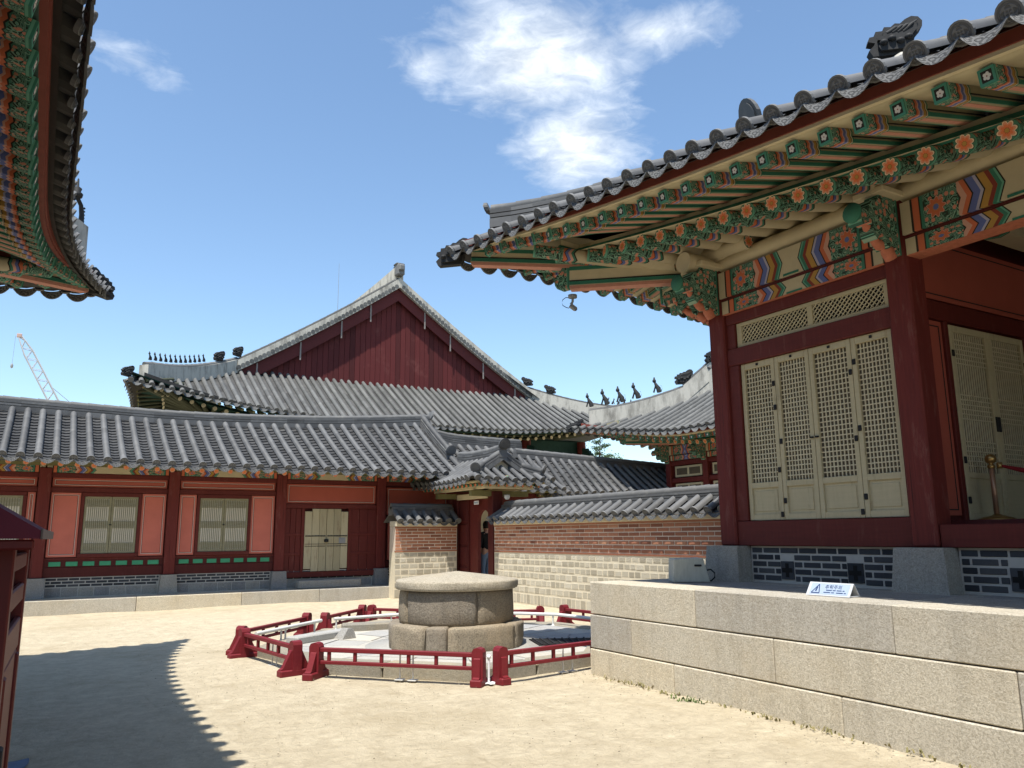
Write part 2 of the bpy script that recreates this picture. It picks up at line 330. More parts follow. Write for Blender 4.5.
def tile_disc():
    t = NT('tile_end_shaded_relief'); tc = t.n('TexCoord'); sep = t.n('SeparateXYZ'); t.L(tc.outputs['UV'], sep.inputs[0])
    du = t.M('SUBTRACT', sep.outputs[0], .5); dv = t.M('SUBTRACT', sep.outputs[1], .5)
    r = t.M('SQRT', t.M('ADD', t.M('MULTIPLY', du, du), t.M('MULTIPLY', dv, dv))); an = t.M('ARCTAN2', dv, du)
    mot = t.M('ADD', t.M('MULTIPLY', t.M('COSINE', t.M('MULTIPLY', an, 4)), t.M('SINE', t.M('MULTIPLY', r, 20))), t.M('MULTIPLY', t.M('COSINE', t.M('MULTIPLY', r, 46)), .5))
    h = t.ramp(t.M('MULTIPLY_ADD', mot, .5, .5), [(0, (0, 0, 0)), (.4, (.1,) * 3), (.6, (1, 1, 1))])
    inn = t.M('LESS_THAN', r, .37); rim = t.M('GREATER_THAN', r, .42); hh = t.M('MAXIMUM', t.M('MULTIPLY', h, inn), rim)
    c = (.15, .15, .148); col = t.mix(hh, sc(c, .62), sc(c, 1.18)); n = t.noise(9, 5, .6); col = t.mix(t.M('MULTIPLY', n, .4), col, sc(c, .7))  # shade of the pattern's hollows put into the colour as well as the bump
    return t.out(col, .7, hh, .8, .01)
m['tile_disc'] = tile_disc()
def drip():
    t = NT('drip_tile_shaded_relief'); tc = t.n('TexCoord'); v = t.n('TexVoronoi'); v.voronoi_dimensions = '2D'; v.inputs['Scale'].default_value = 2.1; t.L(tc.outputs['UV'], v.inputs['Vector'])
    h = t.ramp(t.M('MULTIPLY_ADD', t.M('SINE', t.M('MULTIPLY', v.outputs['Distance'], 14)), .5, .5), [(0, (0, 0, 0)), (.45, (.1,) * 3), (.6, (1, 1, 1))])
    c = (.125, .125, .122); col = t.mix(h, sc(c, .42), sc(c, 1.25)); n = t.noise(9, 5, .6); col = t.mix(t.M('MULTIPLY', n, .4), col, sc(c, .7))  # relief shading painted in: hollows darker, raised parts lighter, besides the bump
    return t.out(col, .7, h, .7, .01)
m['drip'] = drip()
def leaf(name, lo, hi):
    t = NT(name); v = t.var(); col = t.mix(v, lo, hi); t.b.inputs['Specular IOR Level'].default_value = .15
    return t.out(col, .7)
m['pine'] = leaf('pine_needles', (.035, .065, .028), (.085, .13, .055))
m['grass'] = leaf('weed_leaves', (.05, .085, .025), (.12, .16, .05))

# ------------------------------------------------------------------ mesh building helpers
class MB:
    """collects geometry (world coordinates) and links it as ONE mesh object"""
    def __init__(s): s.V = []; s.F = []; s.U = {}; s.mi = []; s.va = []; s.sm = []
    def add(s, V, F, mi=0, uv=None, var=None, smooth=False):
        o = len(s.V); s.V.extend([tuple(v) for v in V])
        if var is None: var = random.random()
        for k, f in enumerate(F):
            if uv is not None: s.U[len(s.F)] = uv[k]
            s.F.append(tuple(i + o for i in f)); s.mi.append(mi[k] if isinstance(mi, (list, tuple)) else mi)
            s.va.append(var[k] if isinstance(var, (list, tuple)) else var); s.sm.append(smooth)
        return s
    def box(s, x0, x1, y0, y1, z0, z1, mi=0, c=0.0, var=None, M=None):
        if x1 < x0: x0, x1 = x1, x0
        if y1 < y0: y0, y1 = y1, y0
        if z1 < z0: z0, z1 = z1, z0
        if c <= 0:
            V = [(x0, y0, z0), (x1, y0, z0), (x1, y1, z0), (x0, y1, z0), (x0, y0, z1), (x1, y0, z1), (x1, y1, z1), (x0, y1, z1)]
            F = [(0, 3, 2, 1), (4, 5, 6, 7), (0, 1, 5, 4), (1, 2, 6, 5), (2, 3, 7, 6), (3, 0, 4, 7)]
        else:
            c = min(c, (x1 - x0) * .45, (y1 - y0) * .45, (z1 - z0) * .45)
            V = []
            for z, q in ((z0, 1), (z0 + c, 0), (z1 - c, 0), (z1, 1)):
                i = c if q else 0
                V += [(x0 + c, y0 + i, z), (x1 - c, y0 + i, z), (x1 - i, y0 + c, z), (x1 - i, y1 - c, z), (x1 - c, y1 - i, z), (x0 + c, y1 - i, z), (x0 + i, y1 - c, z), (x0 + i, y0 + c, z)]
            F = [tuple(range(7, -1, -1)), tuple(range(24, 32))]
            for k in range(3):
                for j in range(8): F.append((k * 8 + j, k * 8 + (j + 1) % 8, k * 8 + 8 + (j + 1) % 8, k * 8 + 8 + j))
        if M is not None: V = [tuple(M @ Vector(v)) for v in V]
        return s.add(V, F, mi, None, var)
    def obox(s, p, q, w, h, mi=0, up=(0, 0, 1), c=0.0, var=None, uvlen=False, endmi=None):
        """beam from p to q, width w (sideways) and height h; UV x = metres from p"""
        p = Vector(p); q = Vector(q); d = (q - p); L = d.length; d.normalize()
        sd = d.cross(Vector(up)); sd.normalize(); u = sd.cross(d)
        if not uvlen:
            M = Matrix(((d.x, sd.x, u.x, p.x), (d.y, sd.y, u.y, p.y), (d.z, sd.z, u.z, p.z), (0, 0, 0, 1)))
            return s.box(0, L, -w / 2, w / 2, -h / 2, h / 2, mi, c, var, M)
        cs = [(-w / 2, -h / 2), (w / 2, -h / 2), (w / 2, h / 2), (-w / 2, h / 2)]
        n = 2 if uvlen == 2 else 1
        V = []
        for k in range(n + 1):
            for a, b in cs: V.append(p + d * (L * k / n) + sd * a + u * b)
        F = []; UV = []; MI = []
        for k in range(n):
            for j in range(4):
                F.append((k * 4 + j, k * 4 + (j + 1) % 4, k * 4 + 4 + (j + 1) % 4, k * 4 + 4 + j))
                a, b = L * k / n, L * (k + 1) / n
                if n == 2: a, b = min(a, L - a), min(b, L - b)
                v0, v1 = ((0, 1), (0, 1), (1, 0), (1, 0))[j]
                UV.append([(a, v0), (a, v1), (b, v1), (b, v0)]); MI.append(mi)
        F += [(3, 2, 1, 0), (n * 4, n * 4 + 1, n * 4 + 2, n * 4 + 3)]; UV += [[(0, 1), (1, 1), (1, 0), (0, 0)]] * 2; MI += [mi if endmi is None else endmi] * 2
        return s.add(V, F, MI, UV, var)
    def tube(s, path, r, n=8, mi=0, smooth=True, cap=True, var=None, uvlen=False, endmi=None):
        P = [Vector(p) for p in path]; rs = r if isinstance(r, (list, tuple)) else [r] * len(P)
        d0 = (P[1] - P[0]).normalized(); ref = Vector((0, 0, 1)) if abs(d0.z) < .95 else Vector((1, 0, 0))
        V = []; acc = [0]
        for k in range(len(P)):
            d = (P[min(k + 1, len(P) - 1)] - P[max(k - 1, 0)]).normalized()
            a = d.cross(ref).normalized(); b = a.cross(d)
            if k: acc.append(acc[-1] + (P[k] - P[k - 1]).length)
            for j in range(n):
                t = 2 * PI * j / n; V.append(P[k] + a * (rs[k] * math.cos(t)) + b * (rs[k] * math.sin(t)))
        F = []; UV = []
        for k in range(len(P) - 1):
            for j in range(n):
                F.append((k * n + j, k * n + (j + 1) % n, (k + 1) * n + (j + 1) % n, (k + 1) * n + j))
                UV.append([(acc[k], j / n), (acc[k], (j + 1) / n), (acc[k + 1], (j + 1) / n), (acc[k + 1], j / n)])
        s.add(V, F, mi, UV, var, smooth)
        if cap:
            e = mi if endmi is None else endmi
            uvc = [(.5 + .5 * math.cos(2 * PI * j / n), .5 + .5 * math.sin(2 * PI * j / n)) for j in range(n)]
            s.add(V[:n], [tuple(range(n - 1, -1, -1))], e, [uvc[::-1]], var); s.add(V[-n:], [tuple(range(n))], e, [uvc], var)
        return s
    def prism(s, poly, O, A, B, N, th, mi=0, var=None, smooth=False, uv=True):
        """polygon (a,b) in plane O+aA+bB, thickness th along N (centred)"""
        O, A, B, N = Vector(O), Vector(A), Vector(B), Vector(N); n = len(poly)
        V = [O + A * a + B * b - N * (th / 2) for a, b in poly] + [O + A * a + B * b + N * (th / 2) for a, b in poly]
        F = [tuple(range(n - 1, -1, -1)), tuple(range(n, 2 * n))] + [(i, (i + 1) % n, n + (i + 1) % n, n + i) for i in range(n)]
        U = [[poly[i] for i in range(n - 1, -1, -1)], list(poly)] + [[poly[i], poly[(i + 1) % n], poly[(i + 1) % n], poly[i]] for i in range(n)]
        return s.add(V, F, mi, U, var, smooth)
    def lathe(s, prof, O, n=24, mi=0, smooth=True, var=None, wob=None):
        V = []
        for k, (r, z) in enumerate(prof):
            for j in range(n):
                t = 2 * PI * j / n; rr = r * (wob(t, k) if wob else 1); V.append((O[0] + rr * math.cos(t), O[1] + rr * math.sin(t), O[2] + z))
        F = [(k * n + j, k * n + (j + 1) % n, (k + 1) * n + (j + 1) % n, (k + 1) * n + j) for k in range(len(prof) - 1) for j in range(n)]
        F += [tuple(range(n - 1, -1, -1)), tuple(range((len(prof) - 1) * n, len(prof) * n))]
        return s.add(V, F, mi, None, var, smooth)
    def sheet(s, G, mi=0, smooth=True, var=None, uv=None):
        nr, nc = len(G), len(G[0]); V = [p for row in G for p in row]
        F = [(r * nc + c, r * nc + c + 1, (r + 1) * nc + c + 1, (r + 1) * nc + c) for r in range(nr - 1) for c in range(nc - 1)]
        return s.add(V, F, mi, None, var, smooth)
    def build(s, name, mats, parent=None, origin=None):
        if not isinstance(mats, (list, tuple)): mats = [mats]
        if parent is not None: O = Vector(OFF[parent.name])
        else: O = Vector(origin) if origin is not None else Vector((0, 0, 0))
        V = np.array([tuple(v) for v in s.V], dtype=float) - np.array(O)
        me = bpy.data.meshes.new(name); me.from_pydata(V.tolist(), [], s.F)
        for x in mats: me.materials.append(x)
        me.polygons.foreach_set('material_index', s.mi); me.polygons.foreach_set('use_smooth', s.sm)
        at = me.attributes.new('var', 'FLOAT', 'FACE'); at.data.foreach_set('value', s.va)
        if s.U:
            ul = me.uv_layers.new(name='UVMap'); arr = np.zeros((len(me.loops), 2)); i = 0
            for k, f in enumerate(s.F):
                u = s.U.get(k)
                if u is not None: arr[i:i + len(f)] = u
                i += len(f)
            ul.data.foreach_set('uv', arr.ravel())
        me.update()
        o = bpy.data.objects.new(name, me); COL.objects.link(o)
        if parent is not None: o.parent = parent
        else: o.location = O
        OFF[o.name] = tuple(O)
        return o
OFF = {}
def thing(name, label, cat, loc, group=None):
    o = bpy.data.objects.new(name, None); COL.objects.link(o); o.location = loc; o.empty_display_size = .3
    o['label'] = label; o['category'] = cat
    if group: o['group'] = group
    OFF[o.name] = tuple(loc); return o
def tag(o, label=None, cat=None, group=None, kind=None):
    for k, v in (('label', label), ('category', cat), ('group', group), ('kind', kind)):
        if v: o[k] = v
    return o
def copy_part(src, parent, M=None):
    c = src.copy(); COL.objects.link(c); c.parent = parent
    if M is not None: c.matrix_local = M
    OFF[c.name] = OFF[src.name]; return c
def lerp(a, b, t): return a + (b - a) * t
def frame(o, x, z=(0, 0, 1)):
    """matrix with local +x along x, local z near z, at o"""
    x = Vector(x).normalized(); y = Vector(z).cross(x).normalized(); zz = x.cross(y)
    return Matrix(((x.x, y.x, zz.x, o[0]), (x.y, y.y, zz.y, o[1]), (x.z, y.z, zz.z, o[2]), (0, 0, 0, 1)))

# ------------------------------------------------------------------ tiled roofs
def tile_rows(rolls, pans, ends, rows, be, bt, pos, pitch, r=.075, seg=6, joint=.34, near=True, drop=.10, over=.05):
    """rows of round tiles up a slope with pan tiles between. pos(a,b) -> point; rows: list of a"""
    def fr(a, b):
        p = Vector(pos(a, b)); q = Vector(pos(a, b + .05)); s = Vector(pos(a + .05, b))
        t = (q - p).normalized(); sd = (s - p).normalized(); nn = sd.cross(t).normalized()
        if nn.z < 0: nn = -nn
        return p, t, sd, nn
    for a in rows:
        a = a + random.uniform(-.007, .007); b0, b1 = be(a) - over + random.uniform(-.006, .006), bt(a)
        if b1 - b0 < .12: continue
        nt = max(1, int(round((b1 - b0) / joint))); V = []; F = []; ring = 0; va = []
        base = random.random()
        for k in range(nt):
            for q, rr in ((0, r), (1, r * .90)):
                if not near and q == 1 and k < nt - 1: continue
                b = b0 + (b1 - b0) * (k + q * .985) / nt
                p, t, sd, nn = fr(a, b)
                for j in range(seg + 1):
                    th = PI * j / seg; V.append(p + sd * (rr * math.cos(th)) + nn * (rr * math.sin(th) + .035))
                if ring:
                    v = min(1, max(0, base * .5 + random.random() * .5))
                    for j in range(seg):
                        F.append(((ring - 1) * (seg + 1) + j, (ring - 1) * (seg + 1) + j + 1, ring * (seg + 1) + j + 1, ring * (seg + 1) + j)); va.append(v)
                ring += 1
        rolls.add(V, F, 0, None, va, True)
        # disc at the eave end
        p, t, sd, nn = fr(a, b0); n = 18 if near else 8
        c = p - t * .012 + nn * .045; R0 = r * 1.13; th = .03
        dn = (nn * .97 - t * .1).normalized()
        V = []
        for q, rr in ((0, R0), (1, R0)):
            for j in range(n): V.append(c - t * (th * q) + sd * (rr * math.cos(2 * PI * j / n)) + dn * (rr * math.sin(2 * PI * j / n)))
        uv = [(.5 + .5 * math.cos(2 * PI * j / n), .5 + .5 * math.sin(2 * PI * j / n)) for j in range(n)]
        F = [tuple(range(n)), tuple(range(2 * n - 1, n - 1, -1))] + [(j, (j + 1) % n, n + (j + 1) % n, n + j) for j in range(n)]
        ends.add(V, F, 0, [uv, uv[::-1]] + [[(.5, .5)] * 4] * n, None)
    # pans between rows
    for i in range(len(rows) - 1):
        a = (rows[i] + rows[i + 1]) / 2; hw = (rows[i + 1] - rows[i]) / 2
        b0 = max(be(a), min(be(rows[i]), be(rows[i + 1]))) - over - .025; b1 = bt(a)
        if b1 - b0 < .1: continue
        st = .17 if near else .5
        nt = max(1, int((b1 - b0) / st)); V = []; F = []; va = []; ring = 0; nc = 4 if near else 2
        for k in range(nt):
            for q in (0, 1):
                b = b0 + (b1 - b0) * (k + q * .97) / nt
                p, t, sd, nn = fr(a, b)
                for j in range(nc + 1):
                    x = -1 + 2 * j / nc; V.append(p + sd * (hw * x * .98) + nn * (-.045 * (1 - x * x) + (.028 if near else .0) * (1 - q) + .005))
                if ring:
                    v = random.random()
                    for j in range(nc): F.append(((ring - 1) * (nc + 1) + j, (ring - 1) * (nc + 1) + j + 1, ring * (nc + 1) + j + 1, ring * (nc + 1) + j)); va.append(v)
                ring += 1
        pans.add(V, F, 0, None, va, False)
        # drip tile: curved plate hanging at the eave
        p, t, sd, nn = fr(a, b0); V = []; m_ = 8 if near else 4; F = []; uv = []
        dn = Vector((0, 0, -1)) * .92 - Vector((t.x, t.y, 0)).normalized() * .34
        for q in (0, 1):
            for j in range(m_ + 1):
                x = -1 + 2 * j / m_; top = p + sd * (hw * x * .95) + nn * (-.045 * (1 - x * x) + .03) - t * (.01 + .02 * q)
                V.append(top); V.append(top + dn * (drop * (.25 + .75 * (1 - abs(x) ** 2.4))))
        K = 2 * (m_ + 1)
        for j in range(m_):
            for q in (0, 1):
                F.append((q * K + 2 * j, q * K + 2 * j + 1, q * K + 2 * j + 3, q * K + 2 * j + 2)); uv.append([(j / m_ * 2, 1), (j / m_ * 2, 0), ((j + 1) / m_ * 2, 0), ((j + 1) / m_ * 2, 1)])
            F.append((2 * j + 1, K + 2 * j + 1, K + 2 * j + 3, 2 * j + 3)); uv.append([(0, 0)] * 4)
        ends.add(V, F, 1, uv, None)
def ridge_sweep(mb, path, w=.26, h=.30, layers=4, mi=0, roll=True, cap=True, plaster=False, mi_roll=None):
    """stack of ridge tiles with a round tile along the top, swept along path (points on the roof surface)"""
    P = [Vector(p) for p in path]; prof = []
    if plaster: prof = [(-w / 2, -.08), (-w / 2 * .92, h), (w / 2 * .92, h), (w / 2, -.08)]
    else:
        Lf = []
        for k in range(layers):
            z0 = -.08 if k == 0 else h * k / layers; z1 = h * (k + 1) / layers; ww = w / 2 * (1 - .06 * k)
            Lf += [(-ww, z0), (-ww, z1 - .018), (-ww + .03, z1 - .016), (-ww + .03, z1)]
        prof = Lf + [(-x, z) for x, z in Lf[::-1]]
    n = len(prof); V = []
    sds = []
    for k in range(len(P)):
        d = P[min(k + 1, len(P) - 1)] - P[max(k - 1, 0)]; sd = Vector((-d.y, d.x, 0)).normalized(); sds.append(sd)
        for a, z in prof: V.append(P[k] + sd * a + Vector((0, 0, z)))
    F = [(k * n + j, k * n + (j + 1) % n, (k + 1) * n + (j + 1) % n, (k + 1) * n + j) for k in range(len(P) - 1) for j in range(n)]
    if cap: F += [tuple(range(n - 1, -1, -1)), tuple(range((len(P) - 1) * n, len(P) * n))]
    mb.add(V, F, mi, None, [random.random() for _ in F])
    if roll:
        Q = []; L = 0
        pts = [p + Vector((0, 0, h + .02)) for p in P]
        # resample every .34 m so the round tiles show their joints
        tot = [0]
        for k in range(1, len(pts)): tot.append(tot[-1] + (pts[k] - pts[k - 1]).length)
        nn = max(2, int(tot[-1] / .36)); rs = []
        def at(s):
            for k in range(1, len(pts)):
                if s <= tot[k] + 1e-9: return pts[k - 1].lerp(pts[k], (s - tot[k - 1]) / max(1e-6, tot[k] - tot[k - 1]))
            return pts[-1]
        for k in range(nn):
            Q += [at(tot[-1] * k / nn), at(tot[-1] * (k + .97) / nn)]; rs += [.085, .074]
        mb.tube(Q, rs, 8, mi if mi_roll is None else mi_roll)

def sweep_rect(mb, path, w, h, mi=0, uvlen=False):
    P = [Vector(p) for p in path]; V = []; n = len(P); acc = 0; A = [0]
    for k in range(n):
        d = P[min(k + 1, n - 1)] - P[max(k - 1, 0)]; sd = Vector((-d.y, d.x, 0)).normalized()
        if k: A.append(A[-1] + (P[k] - P[k - 1]).length)
        for a, b in ((-w / 2, -h / 2), (w / 2, -h / 2), (w / 2, h / 2), (-w / 2, h / 2)): V.append(P[k] + sd * a + Vector((0, 0, b)))
    F = [(k * 4 + j, k * 4 + (j + 1) % 4, k * 4 + 4 + (j + 1) % 4, k * 4 + 4 + j) for k in range(n - 1) for j in range(4)] + [(3, 2, 1, 0), (n * 4 - 4, n * 4 - 3, n * 4 - 2, n * 4 - 1)]
    mb.add(V, F, mi, None)
SIDES = ('v+', 'v-', 'u+', 'u-')
class Roof:
    """hipped-and-gabled palace roof over a rectangle, eaves curving out and up to the corners"""
    def __init__(s, root, cx, cy, rz, Lu, Lv, F, ze, lift, Lc, prof, Hd, pw=1.6, Lf=6.0, pitch=.33, ov=1.95, zi=None, fd=2.0):
        s.root = root; s.cx, s.cy = cx, cy; s.c, s.sn = round(math.cos(rz), 9), round(math.sin(rz), 9)
        s.Lu, s.Lv, s.F, s.ze, s.lift, s.Lc, s.prof, s.Hd, s.pw, s.Lf, s.pitch, s.ov = Lu, Lv, F, ze, lift, Lc, prof, Hd, pw, Lf, pitch, ov; s.fd = fd; s.zi = ze + .30 if zi is None else zi
    def T(s, u, v, z): return (s.cx + u * s.c - v * s.sn, s.cy + u * s.sn + v * s.c, z)
    def E(s, side): return s.Lu if side[0] == 'v' else s.Lv
    def be(s, side):
        E = s.E(side); return lambda a: -s.F * max(0, min(1.15, 1 - (E + s.F - abs(a)) / s.Lf)) ** 2.2
    def zl(s, side, a, b):
        E = s.E(side); t = max(0, min(1.1, 1 - (E + s.F - abs(a)) / s.Lc)); return s.lift * t ** s.pw * max(0, 1 - max(0, b) / (s.Lv * .9)) ** s.fd
    def uv(s, side, a, b):
        sg = 1 if side[1] == '+' else -1
        return (a, sg * (s.Lv - b)) if side[0] == 'v' else (sg * (s.Lu - b), a)
    def pos(s, side):
        def f(a, b):
            u, v = s.uv(side, a, b); return s.T(u, v, s.ze + s.prof(b) + s.zl(side, a, b))
        return f
    def P(s, side, a, b, dz=0):
        p = s.pos(side)(a, b); return Vector((p[0], p[1], p[2] + dz))
    def bt(s, side):
        E = s.E(side)
        if side[0] == 'v': return lambda a: s.Lv if abs(a) <= s.Lu - s.Hd else s.Lu - abs(a)
        return lambda a: min(s.Hd + .5, s.Lv - abs(a))
    def tiles(s, side, a0=None, a1=None, near=True, r=.075, seg=6, joint=.34, mats=None, skip=1):
        E = s.E(side); lo = -(E + s.F) + .12 if a0 is None else a0; hi = E + s.F - .12 if a1 is None else a1
        n = int(round((hi - lo) / s.pitch)); rows = [lo + (hi - lo) * k / n for k in range(n + 1)]
        A, B, C = MB(), MB(), MB()
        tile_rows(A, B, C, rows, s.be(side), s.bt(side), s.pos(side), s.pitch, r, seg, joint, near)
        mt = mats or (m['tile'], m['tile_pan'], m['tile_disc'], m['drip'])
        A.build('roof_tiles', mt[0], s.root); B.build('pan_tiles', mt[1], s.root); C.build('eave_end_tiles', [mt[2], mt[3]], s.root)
    def coarse(s, side, mat):
        """plain tiled slope for a side that is seen only from far away or behind"""
        G = []; E = s.E(side); bt = s.bt(side); be = s.be(side); n = 24
        for k in range(n + 1):
            a = -(E + s.F) + 2 * (E + s.F) * k / n; a_ = max(-(E + s.F) + .02, min(E + s.F - .02, a)); b0, b1 = be(a_), bt(a_)
            G.append([s.P(side, a_, lerp(b0, b1, q / 6)) for q in range(7)])
        M_ = MB(); M_.sheet(G, 0, True); M_.build('roof_slope', mat, s.root)
    # --- eaves: rafters, flying rafters, boards
    def rb(s, side, a): return s.be(side)(a) + 1.0
    def inner(s, side, a):
        E = s.E(side); ac = E - s.ov; sg = 1 if a >= 0 else -1
        if abs(a) <= ac: return a, s.ov + .6
        ai = ac + .22 * (abs(a) - ac); return sg * ai, min(s.ov + .6, max(.5, E - ai - .02))
    def zo(s, side, a): return s.ze + s.zl(side, a, s.be(side)(a))
    def zraf(s, side, a, b):
        b0 = s.rb(side, a); zi = s.zi; return lerp(s.zo(side, a) - .30, zi, (b - b0) / (s.ov + .6 - b0))
    def zfly(s, side, a, b): return s.zo(side, a) - .245 + .22 * (b - s.be(side)(a) - .14)
    def pt(s, side, a, b, z):
        u, v = s.uv(side, a, b); return Vector(s.T(u, v, z))
    def rafters(s, side, lo, hi, step, proto_r, proto_f, phase=.5):
        n = int((hi - lo) / step)
        for k in range(n):
            a = lo + step * (k + phase); ai, bi = s.inner(side, a); b0 = s.rb(side, a)
            o = s.pt(side, a, b0, s.zo(side, a) - .30); i = s.pt(side, ai, bi, s.zi - (.12 if abs(ai - a) > 1e-6 else 0))
            s.place(proto_r, o, i)
            if proto_f:
                bf = s.be(side)(a) + .14; d = (i - o); d.z = 0; L = d.length; q = 1.15 / max(L, .3)
                of = s.pt(side, a, bf, s.zo(side, a) - .245)
                inn = Vector((of.x, of.y, 0)) + d.normalized() * 1.1; inn.z = of.z + .24
                s.place(proto_f, of, inn)
    def place(s, proto, o, i):
        OO = Vector(OFF[s.root.name]); M = frame(o - OO, i - o)
        if proto.get('_used') is None: proto['_used'] = 1; proto.matrix_local = M
        else: copy_part(proto, s.root, M)
    def boards(s, side, lo, hi, n=60, fly=True, mats=None):
        mt = mats or dict(soffit=m['soffit'], fascia=m['fascia'], cream=m['cream'], green=m['green'])
        E = s.E(side); A = [lo + (hi - lo) * k / n for k in range(n + 1)]
        so = MB(); G = []; H = []; AF = [a for a in A if s.be(side)(a) + .12 <= E - abs(a) + .02]
        for a in A:
            be = s.be(side)(a); lim = max(be + .02, E - abs(a)); b0 = min(be + .95, lim) if fly else min(be + .1, lim); b1 = min(s.ov + .7, lim) if lim > b0 else b0
            G.append([s.pt(side, a, lerp(b0, b1, q / 5), s.zraf(side, a, lerp(b0, b1, q / 5)) + .075) for q in range(6)])
            c0, c1 = min(be + .14, lim), min(be + 1.1, lim)
            H.append([s.pt(side, a, min(be + .125, lim), s.zo(side, a) - .125)] + [s.pt(side, a, lerp(c0, c1, q / 3), s.zfly(side, a, lerp(c0, c1, q / 3)) + .07) for q in range(4)])
        so.sheet(G)
        if fly: so.sheet(H)
        so.build('soffit_boards', mt['soffit'], s.root)
        dk = MB(); dk.sheet([[s.P(side, a, lerp(s.be(side)(a) + .03, max(s.be(side)(a) + .03, min(s.be(side)(a) + 1.3, E - abs(a))), q / 3), -.058) for q in range(4)] for a in A]); dk.build('roof_deck', m['tile_under'], s.root)
        f = MB(); sweep_rect(f, [s.pt(side, a, s.be(side)(a) + .10, s.zo(side, a) - .06) for a in AF], .05, .12); f.build('eave_board', mt['fascia'], s.root)
        f = MB(); sweep_rect(f, [s.pt(side, a, s.be(side)(a) + .115, s.zo(side, a) - .135) for a in AF], .05, .03); f.build('eave_batten', mt['cream'], s.root)
        if fly:
            f = MB(); A2 = [a for a in A if s.rb(side, a) < E - abs(a) + .3]
            sweep_rect(f, [s.pt(side, a, s.rb(side, a) + .07, s.zo(side, a) - .185) for a in A2], .06, .05)
            sweep_rect(f, [s.pt(side, a, s.rb(side, a) + .10, s.zo(side, a) - .13) for a in A2], .03, .07, 1)
            f.build('rafter_batten', [mt['green'], mt['cream']], s.root)
    def hip(s, su, sv, t0=.0, t1=None, n=14):
        """points of the hip line at the corner (su, sv) on the tile surface, from the tip inwards"""
        t1 = s.Hd if t1 is None else t1; out = []; side = 'v' + ('+' if sv > 0 else '-')
        for k in range(n + 1):
            b = lerp(-s.F + t0, t1, k / n); out.append(s.P(side, su * (s.Lu - b), b))
        return out
    def verge(s, su, sv, n=12, off=0.0, b0=None):
        side = 'v' + ('+' if sv > 0 else '-'); b0 = s.Hd if b0 is None else b0
        return [s.P(side, su * (s.Lu - s.Hd + off), lerp(b0, s.Lv, k / n)) for k in range(n + 1)]
    def crest(s, n=16, up=.35):
        out = []
        for k in range(n + 1):
            u = lerp(-(s.Lu - s.Hd) - .1, (s.Lu - s.Hd) + .1, k / n); q = abs(u) / (s.Lu - s.Hd); out.append(Vector(s.T(u, 0, s.ze + s.prof(s.Lv) + up * max(0, q - .3) ** 2)))
        return out

def rafter_proto(root, near=True, r=.085, L=2.0, plain=False, name='rafter'):
    M_ = MB(); n = 14 if near else 7; k = 2 if near else 1
    # local frame: flower end at origin, body along +x
    O = Vector(OFF[root.name]); P = [O + Vector((L * q / 4, 0, 0)) for q in range(5)]
    M_.tube(P[::1], [r] * 5, n, 0, True, True, None, True, 1)
    return M_.build(name, [m['rafter_plain'] if plain else m['rafter_paint'], m['rafter_dot'] if plain else m['rafter_flower']], root)
def fly_proto(root, near=True, w=.11, h=.12, L=1.15):
    M_ = MB(); O = Vector(OFF[root.name])
    M_.obox(O, O + Vector((L, 0, 0)), w, h, 0, (0, 0, 1), 0, None, 1, 1)
    if near:      # peach strip along the lower face, green arrises
        M_.box(O.x + .30, O.x + L, O.y - w * .2, O.y + w * .2, O.z - h / 2 - .004, O.z - h / 2 + .01, 2)
        for sg in (-1, 1):
            M_.box(O.x + .30, O.x + L, O.y + sg * (w / 2 + .003) - .004, O.y + sg * (w / 2 + .003) + .004, O.z - h / 2 - .002, O.z - h / 2 + .03, 3)
            M_.box(O.x + .30, O.x + L, O.y + sg * (w / 2 + .003) - .004, O.y + sg * (w / 2 + .003) + .004, O.z - .012, O.z - .004, 4)
    return M_.build('flying_rafter', [m['fly_paint'], m['fly_flower'], m['peach'], m['green'], m['line_black']], root)
def mangwa(root, p, d, r=.2, name='ridge_end_tile'):
    """round-topped plate closing the end of a ridge; d = outward direction"""
    d = Vector(d).normalized(); sd = Vector((-d.y, d.x, 0)).normalized(); M_ = MB()
    poly = [(-r * .85, -r * .5)] + [(r * math.cos(t), r * math.sin(t) * 1.05) for t in [PI - PI * k / 10 for k in range(11)]] + [(r * .85, -r * .5), (0, -r * .75)]
    up = Vector((0, 0, 1)) + d * .35; up.normalize()
    M_.prism(poly, p, sd, up, d, .05, 0); M_.prism([(a * .78, b * .78) for a, b in poly], Vector(p) + d * .03, sd, up, d, .03, 0)
    return M_.build(name, m['ridge'], root)
DRAGON = [(-.30, -.12), (-.35, -.02), (-.28, .05), (-.26, .09), (-.35, .12), (-.33, .19), (-.25, .20), (-.24, .27), (-.15, .27), (-.12, .33), (-.03, .32), (.03, .37), (.10, .36), (.17, .42), (.26, .46), (.35, .44), (.40, .37), (.39, .28), (.32, .20), (.27, .10), (.25, 0), (.2, -.12)]
